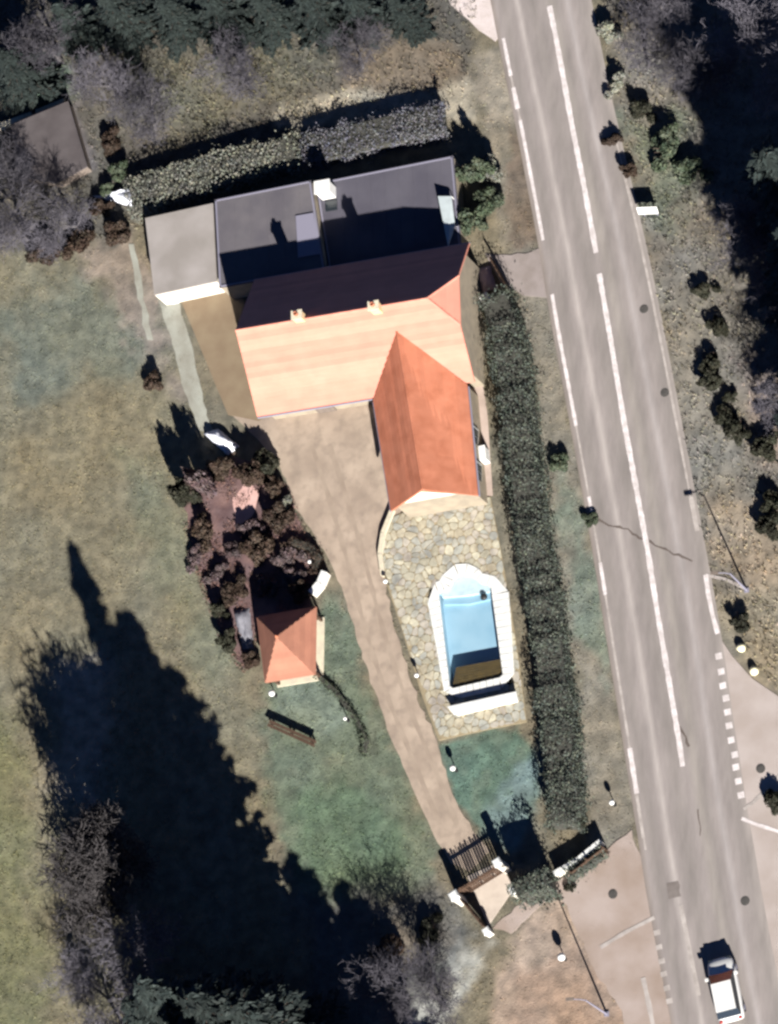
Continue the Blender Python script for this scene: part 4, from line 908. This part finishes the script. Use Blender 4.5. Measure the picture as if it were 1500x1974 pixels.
# tarpaulin covered piles
def tarp(quad, h, label, m_=M_tarp, seed=1):
    W = A([P(*q) for q in quad]); c = W.mean(0); g = np.random.default_rng(seed); n_ = 14; V = []; F = []
    for i in range(n_+1):
        for j in range(n_+1):
            u, v_ = i/n_, j/n_; p = W[0]*(1-u)*(1-v_)+W[1]*u*(1-v_)+W[2]*u*v_+W[3]*(1-u)*v_
            e = min(u, 1-u, v_, 1-v_); z = h*min(1, e*4.5)**.6*(1+.3*math.sin(u*5+seed)*math.cos(v_*4))+g.normal(0, .025)*(e > 0); V.append((p[0]+g.normal(0, .02), p[1]+g.normal(0, .02), max(.02, z)))
    for i in range(n_):
        for j in range(n_): q = i*(n_+1)+j; F.append((q, q+1, q+n_+2, q+n_+1))
    o = mk('tarpaulin_pile', [(a-c[0], b-c[1], z) for a, b, z in V], F, m_, None, True); o.location = (c[0], c[1], 0); tag(o, label, 'tarpaulin'); return o
tarp([(392, 836), (420, 826), (462, 860), (440, 878)], .55, 'white tarpaulin over a low pile at the end of the pale path')
tarp([(178, 378), (235, 372), (282, 352), (270, 402)], .4, 'lilac white tarpaulin pile north-west of the outbuilding', M_tarp, 4)
tarp([(450, 1178), (482, 1172), (490, 1250), (468, 1252)], .35, 'grey-blue tarpaulin pile next to the pavilion', mat('grey_tarpaulin', (.2, .2, .23), (.16, .16, .19), 1.5, .7, .3, 6), 6)
# shed plot top left: low grey roof
o = thing('shed', 'low grey-brown flat roofed shed at the upper left', 'shed', tuple(P(100, 300))); q = [P(*v) for v in ((35, 252), (142, 208), (178, 330), (120, 362), (48, 350))]; c_ = sum(q)/5
MB().prism([tuple(v[:2]) for v in q], 0, .9).build('wall', M_wood2, o); MB().prism([tuple((c_+(v-c_)*1.03)[:2]) for v in q], .903, 1.0).build('roof', mat('shed_felt', alb(98, 92, 94), alb(84, 78, 80), .8, .9, .3, 20), o)
wallrun([(-30, 260), (60, 228), (130, 200)], .5, .25, 'pale low wall running along the north side of the shed', 'garden_wall', M_stone)
# east side of the house: awning, white cabinets, pillar
o = thing('awning', 'narrow pale blue-white awning at the north-east corner of the house', 'awning', tuple(P(885, 450))); q = [P(x, y, 2.3) for x, y in ((844, 378), (868, 376), (874, 430), (864, 476))]; q[1][2] = 2.1; q[2][2] = 2.0
mk('canopy', *slab(q, .05), mat('awning_cloth', (.36, .41, .43), (.3, .34, .36), 2, .8), o)
for v in q: MB().tube([v*A([1, 1, 0])*.999+c_*0, A([v[0], v[1], v[2]-.06])], .03, 6).build('post', M_white, o)
def cabinet(px, py, sx, sy, h, label, rz=.2):
    p = P(px, py); o = thing('cabinet', label, 'cabinet', tuple(p), 'white cabinets by the house'); MB().box(p, sx, sy, h, rz).build('body', M_white, o, bevel=.02); MB().box(p+A([0, 0, h]), sx+.08, sy+.08, .05, rz).build('lid', M_white, o)
    MB().box(p+A([sx*.2, -sy/2, h*.4]), .04, .06, .2, rz).build('handle', M_dark, o)
cabinet(878, 520, 1.0, 1.1, 1.0, 'large white cabinet against the east side of the house'); cabinet(868, 482, .7, .6, .7, 'small white cabinet north of the large one'); cabinet(936, 882, .6, .9, .9, 'white cabinet on the path east of the wing', .1)
pillar(944, 584, 1.0, .5, 'white pillar at the upper end of the long hedge by the side drive')
tarp([(915, 520), (945, 512), (958, 555), (932, 566)], .3, 'pinkish cover over a low pile beside the side drive', mat('pink_cover', (.42, .32, .33), (.36, .27, .28), 1.5, .8, .2, 6), 9)
leaf((952, 505), (992, 575), 1.2, 'brown board gate leaf at the side drive')

# ------------------------------------------------------------------ white car at the bottom of the road
def car(px, py, head):
    p = P(px, py); o = thing('car', 'white hatchback car on the road at the bottom edge', 'car', (p[0], p[1], .07), None, head)
    M_car = mat('white_car_paint', (.6, .6, .59), None, 1, .3, spec=.5)
    st_ = [(-2.0, .62, .35, .62), (-1.95, .78, .25, .78), (-1.5, .84, .2, .92), (-.6, .86, .2, .94), (.7, .86, .2, .94), (1.2, .85, .2, .9), (1.8, .8, .22, .78), (2.02, .62, .3, .62)]
    V = []; F = []
    for x, w_, z0, z1 in st_:
        for y, z in ((-w_, z0), (-w_*1.02, (z0+z1)/2), (-w_*.97, z1-.07), (-w_*.8, z1), (0, z1+.035), (w_*.8, z1), (w_*.97, z1-.07), (w_*1.02, (z0+z1)/2), (w_, z0)): V.append((x, y, z))
    k = 9
    for i in range(len(st_)-1):
        for j in range(k-1): F.append((i*k+j, i*k+j+1, (i+1)*k+j+1, (i+1)*k+j))
        F.append((i*k+k-1, i*k, (i+1)*k, (i+1)*k+k-1))
    F += [tuple(range(k))[::-1], tuple(range(len(V)-k, len(V)))]
    bo = mk('body', V, F, M_car, o, True, True); sd_ = bo.modifiers.new('round', 'SUBSURF'); sd_.levels = sd_.render_levels = 2
    B = [(-1.75, .76, .93), (.95, .78, .93)]; T = [(-1.35, .6, 1.44), (.15, .6, 1.46)]
    c = [(-1.8, -.76, .9), (1.0, -.78, .9), (1.0, .78, .9), (-1.8, .76, .9), (-1.35, -.6, 1.44), (.2, -.6, 1.45), (.2, .6, 1.45), (-1.35, .6, 1.44)]
    mk('cabin', c, [(4, 5, 6, 7)], M_car, o, False, True); 
    mk('windscreen', [c[1], c[2], c[6], c[5]], [(0, 1, 2, 3)], M_glass, o, False, True); mk('rear_window', [c[3], c[0], c[4], c[7]], [(0, 1, 2, 3)], M_glass, o, False, True)
    mk('side_window', [c[0], c[1], c[5], c[4]], [(0, 1, 2, 3)], M_glass, o, False, True); mk('side_window', [c[2], c[3], c[7], c[6]], [(0, 1, 2, 3)], M_glass, o, False, True)
    mk('roof', *slab([(-1.5, -.63, 1.47), (.28, -.63, 1.48), (.28, .63, 1.48), (-1.5, .63, 1.47)], .05), M_car, o, False, True)
    for x in (-1.25, 1.3):
        for s in (-1, 1):
            wh = MB().tube([(x, s*.66, .3), (x, s*.87, .3)], .31, 18).build('wheel', M_dark, o, local=True); MB().tube([(x, s*.86, .3), (x, s*.885, .3)], .19, 14).build('rim', M_strip, wh, local=True)
    for s in (-1, 1):
        MB().box((1.86, s*.55, .55), .2, .3, .15).build('headlight', M_glass, o, local=True); MB().box((.75, s*.93, .92), .16, .22, .13).build('mirror', M_car, o, local=True); MB().box((-1.93, s*.6, .6), .1, .22, .2).build('tail_light', mat('red_lens', (.3, .01, .01), None, 1, .2), o, local=True)
d = P(1398, 1880)-P(1420, 1990); car(1405, 1912, math.atan2(d[1], d[0]))

# ------------------------------------------------------------------ grass
NT = 130000
tx = rng.uniform(-33, 34, NT); ty = rng.uniform(-42, 43, NT); tp = np.stack([tx, ty, np.full(NT, -.03)], 1); qx, qy = proj(tp)
c_, g_ = zone_eval(qx, qy); keep = (rng.random(NT) < g_*.95) & (qx > -60) & (qx < 1560) & (qy > -60) & (qy < 2040)
for poly, mrg in ((DRIVE, -3), (TERR, 3), ([(p[0], p[1]) for p in EL]+[(p[0], p[1]) for p in ER[::-1]], 10), ([(342, 562), (452, 545), (560, 760), (500, 812), (440, 800)], 2), ([(270, 420), (870, 300), (940, 760), (950, 960), (740, 980), (500, 800)], 0), ([(352, 930), (450, 880), (560, 960), (615, 1065), (600, 1170), (470, 1290), (390, 1120)], 0), ([(1372, 1190), (1505, 1345), (1700, 2200), (1400, 2200)], 2), ([(930, 488), (1060, 480), (1075, 580), (965, 548)], 0)):
    keep &= sdf(poly, qx, qy) < -mrg
tp = tp[keep]; c_ = c_[keep]; qx = qx[keep]; qy = qy[keep]; n_ = len(tp)
rough = (sdf([(-900, -900), (960, -300), (900, 180), (560, 300), (230, 460), (-900, 520)], qx, qy) > 0) | (sdf([(1130, -300), (1900, -300), (1900, 1700), (1500, 1350), (1350, 1100), (1200, 250)], qx, qy) > 0)
def blades(pos, col, h0, w0):
    Vs = []; Cs = []
    for k in range(3):
        n_ = len(pos); a = rng.uniform(0, 6.283, n_); ln = rng.normal(0, .55, (n_, 2))*h0; hh = h0*rng.uniform(.6, 1.4, n_); b = pos+np.concatenate([rng.normal(0, .05, (n_, 2)), np.zeros((n_, 1))], 1)
        dx = np.stack([np.cos(a), np.sin(a), np.zeros(n_)], 1)*w0; tip = b+np.concatenate([ln, hh[:, None]], 1)
        Vs.append(np.stack([b-dx, b+dx, tip], 1)); Cs.append(col*rng.uniform(.8, 1.5, (n_, 1))*np.concatenate([rng.uniform(.9, 1.1, (n_, 1)), np.ones((n_, 1)), rng.uniform(.8, 1.1, (n_, 1))], 1))
    return np.concatenate(Vs), np.concatenate(Cs)
v1, cc1 = blades(tp[~rough], c_[~rough], .07, .03); me = nmesh('lawn_grass', v1, 3, cc1)
tag(link('lawn_grass', me, M_grass), 'short olive and green lawn grass around the house and hedges', 'grass', kind='stuff')
v1, cc1 = blades(tp[rough], c_[rough]*A([.92, .91, .9]), .17, .04); me = nmesh('rough_grass', v1, 3, cc1)
tag(link('rough_grass', me, M_grass), 'long dry rough grass on the north plot and the far verge', 'grass', kind='stuff')
PAV = [(352, 930), (400, 900), (450, 880), (520, 900), (560, 960), (585, 1035), (615, 1065), (605, 1110), (600, 1170), (500, 1200), (470, 1290), (430, 1230), (390, 1120), (365, 1030)]
NL = 26000; lx = rng.uniform(340, 640, NL); ly = rng.uniform(860, 1310, NL); ok = (sdf(PAV, lx, ly) > -8) & (vnoise(lx, ly, 26, 41)+.25*rng.random(NL) > .55); lx = lx[ok]; ly = ly[ok]
pl_ = A([P(a, b) for a, b in zip(lx, ly)]); pl_[:, 2] = .025+rng.exponential(.05, len(pl_)); Q_, cl = leaves(pl_, .05, nrm=np.tile(A([0, 0, 1.]), (len(pl_), 1)))
pal = A([alb(120, 88, 80), alb(90, 66, 60), alb(150, 116, 104), alb(104, 92, 84), alb(70, 52, 48), alb(118, 100, 102)]); cl = cl*(pal*.6+pal.mean(0)*.4)[rng.integers(0, 6, len(cl))]*1.2
tag(link('leaf_litter', nmesh('leaf_litter', Q_, 4, cl), M_grass), 'brown and purple dead leaves lying on the garden paving', 'leaves', kind='stuff')
print('tris', sum(len(o.data.polygons) for o in bpy.data.objects if o.type == 'MESH'), 'objects', len(bpy.data.objects))
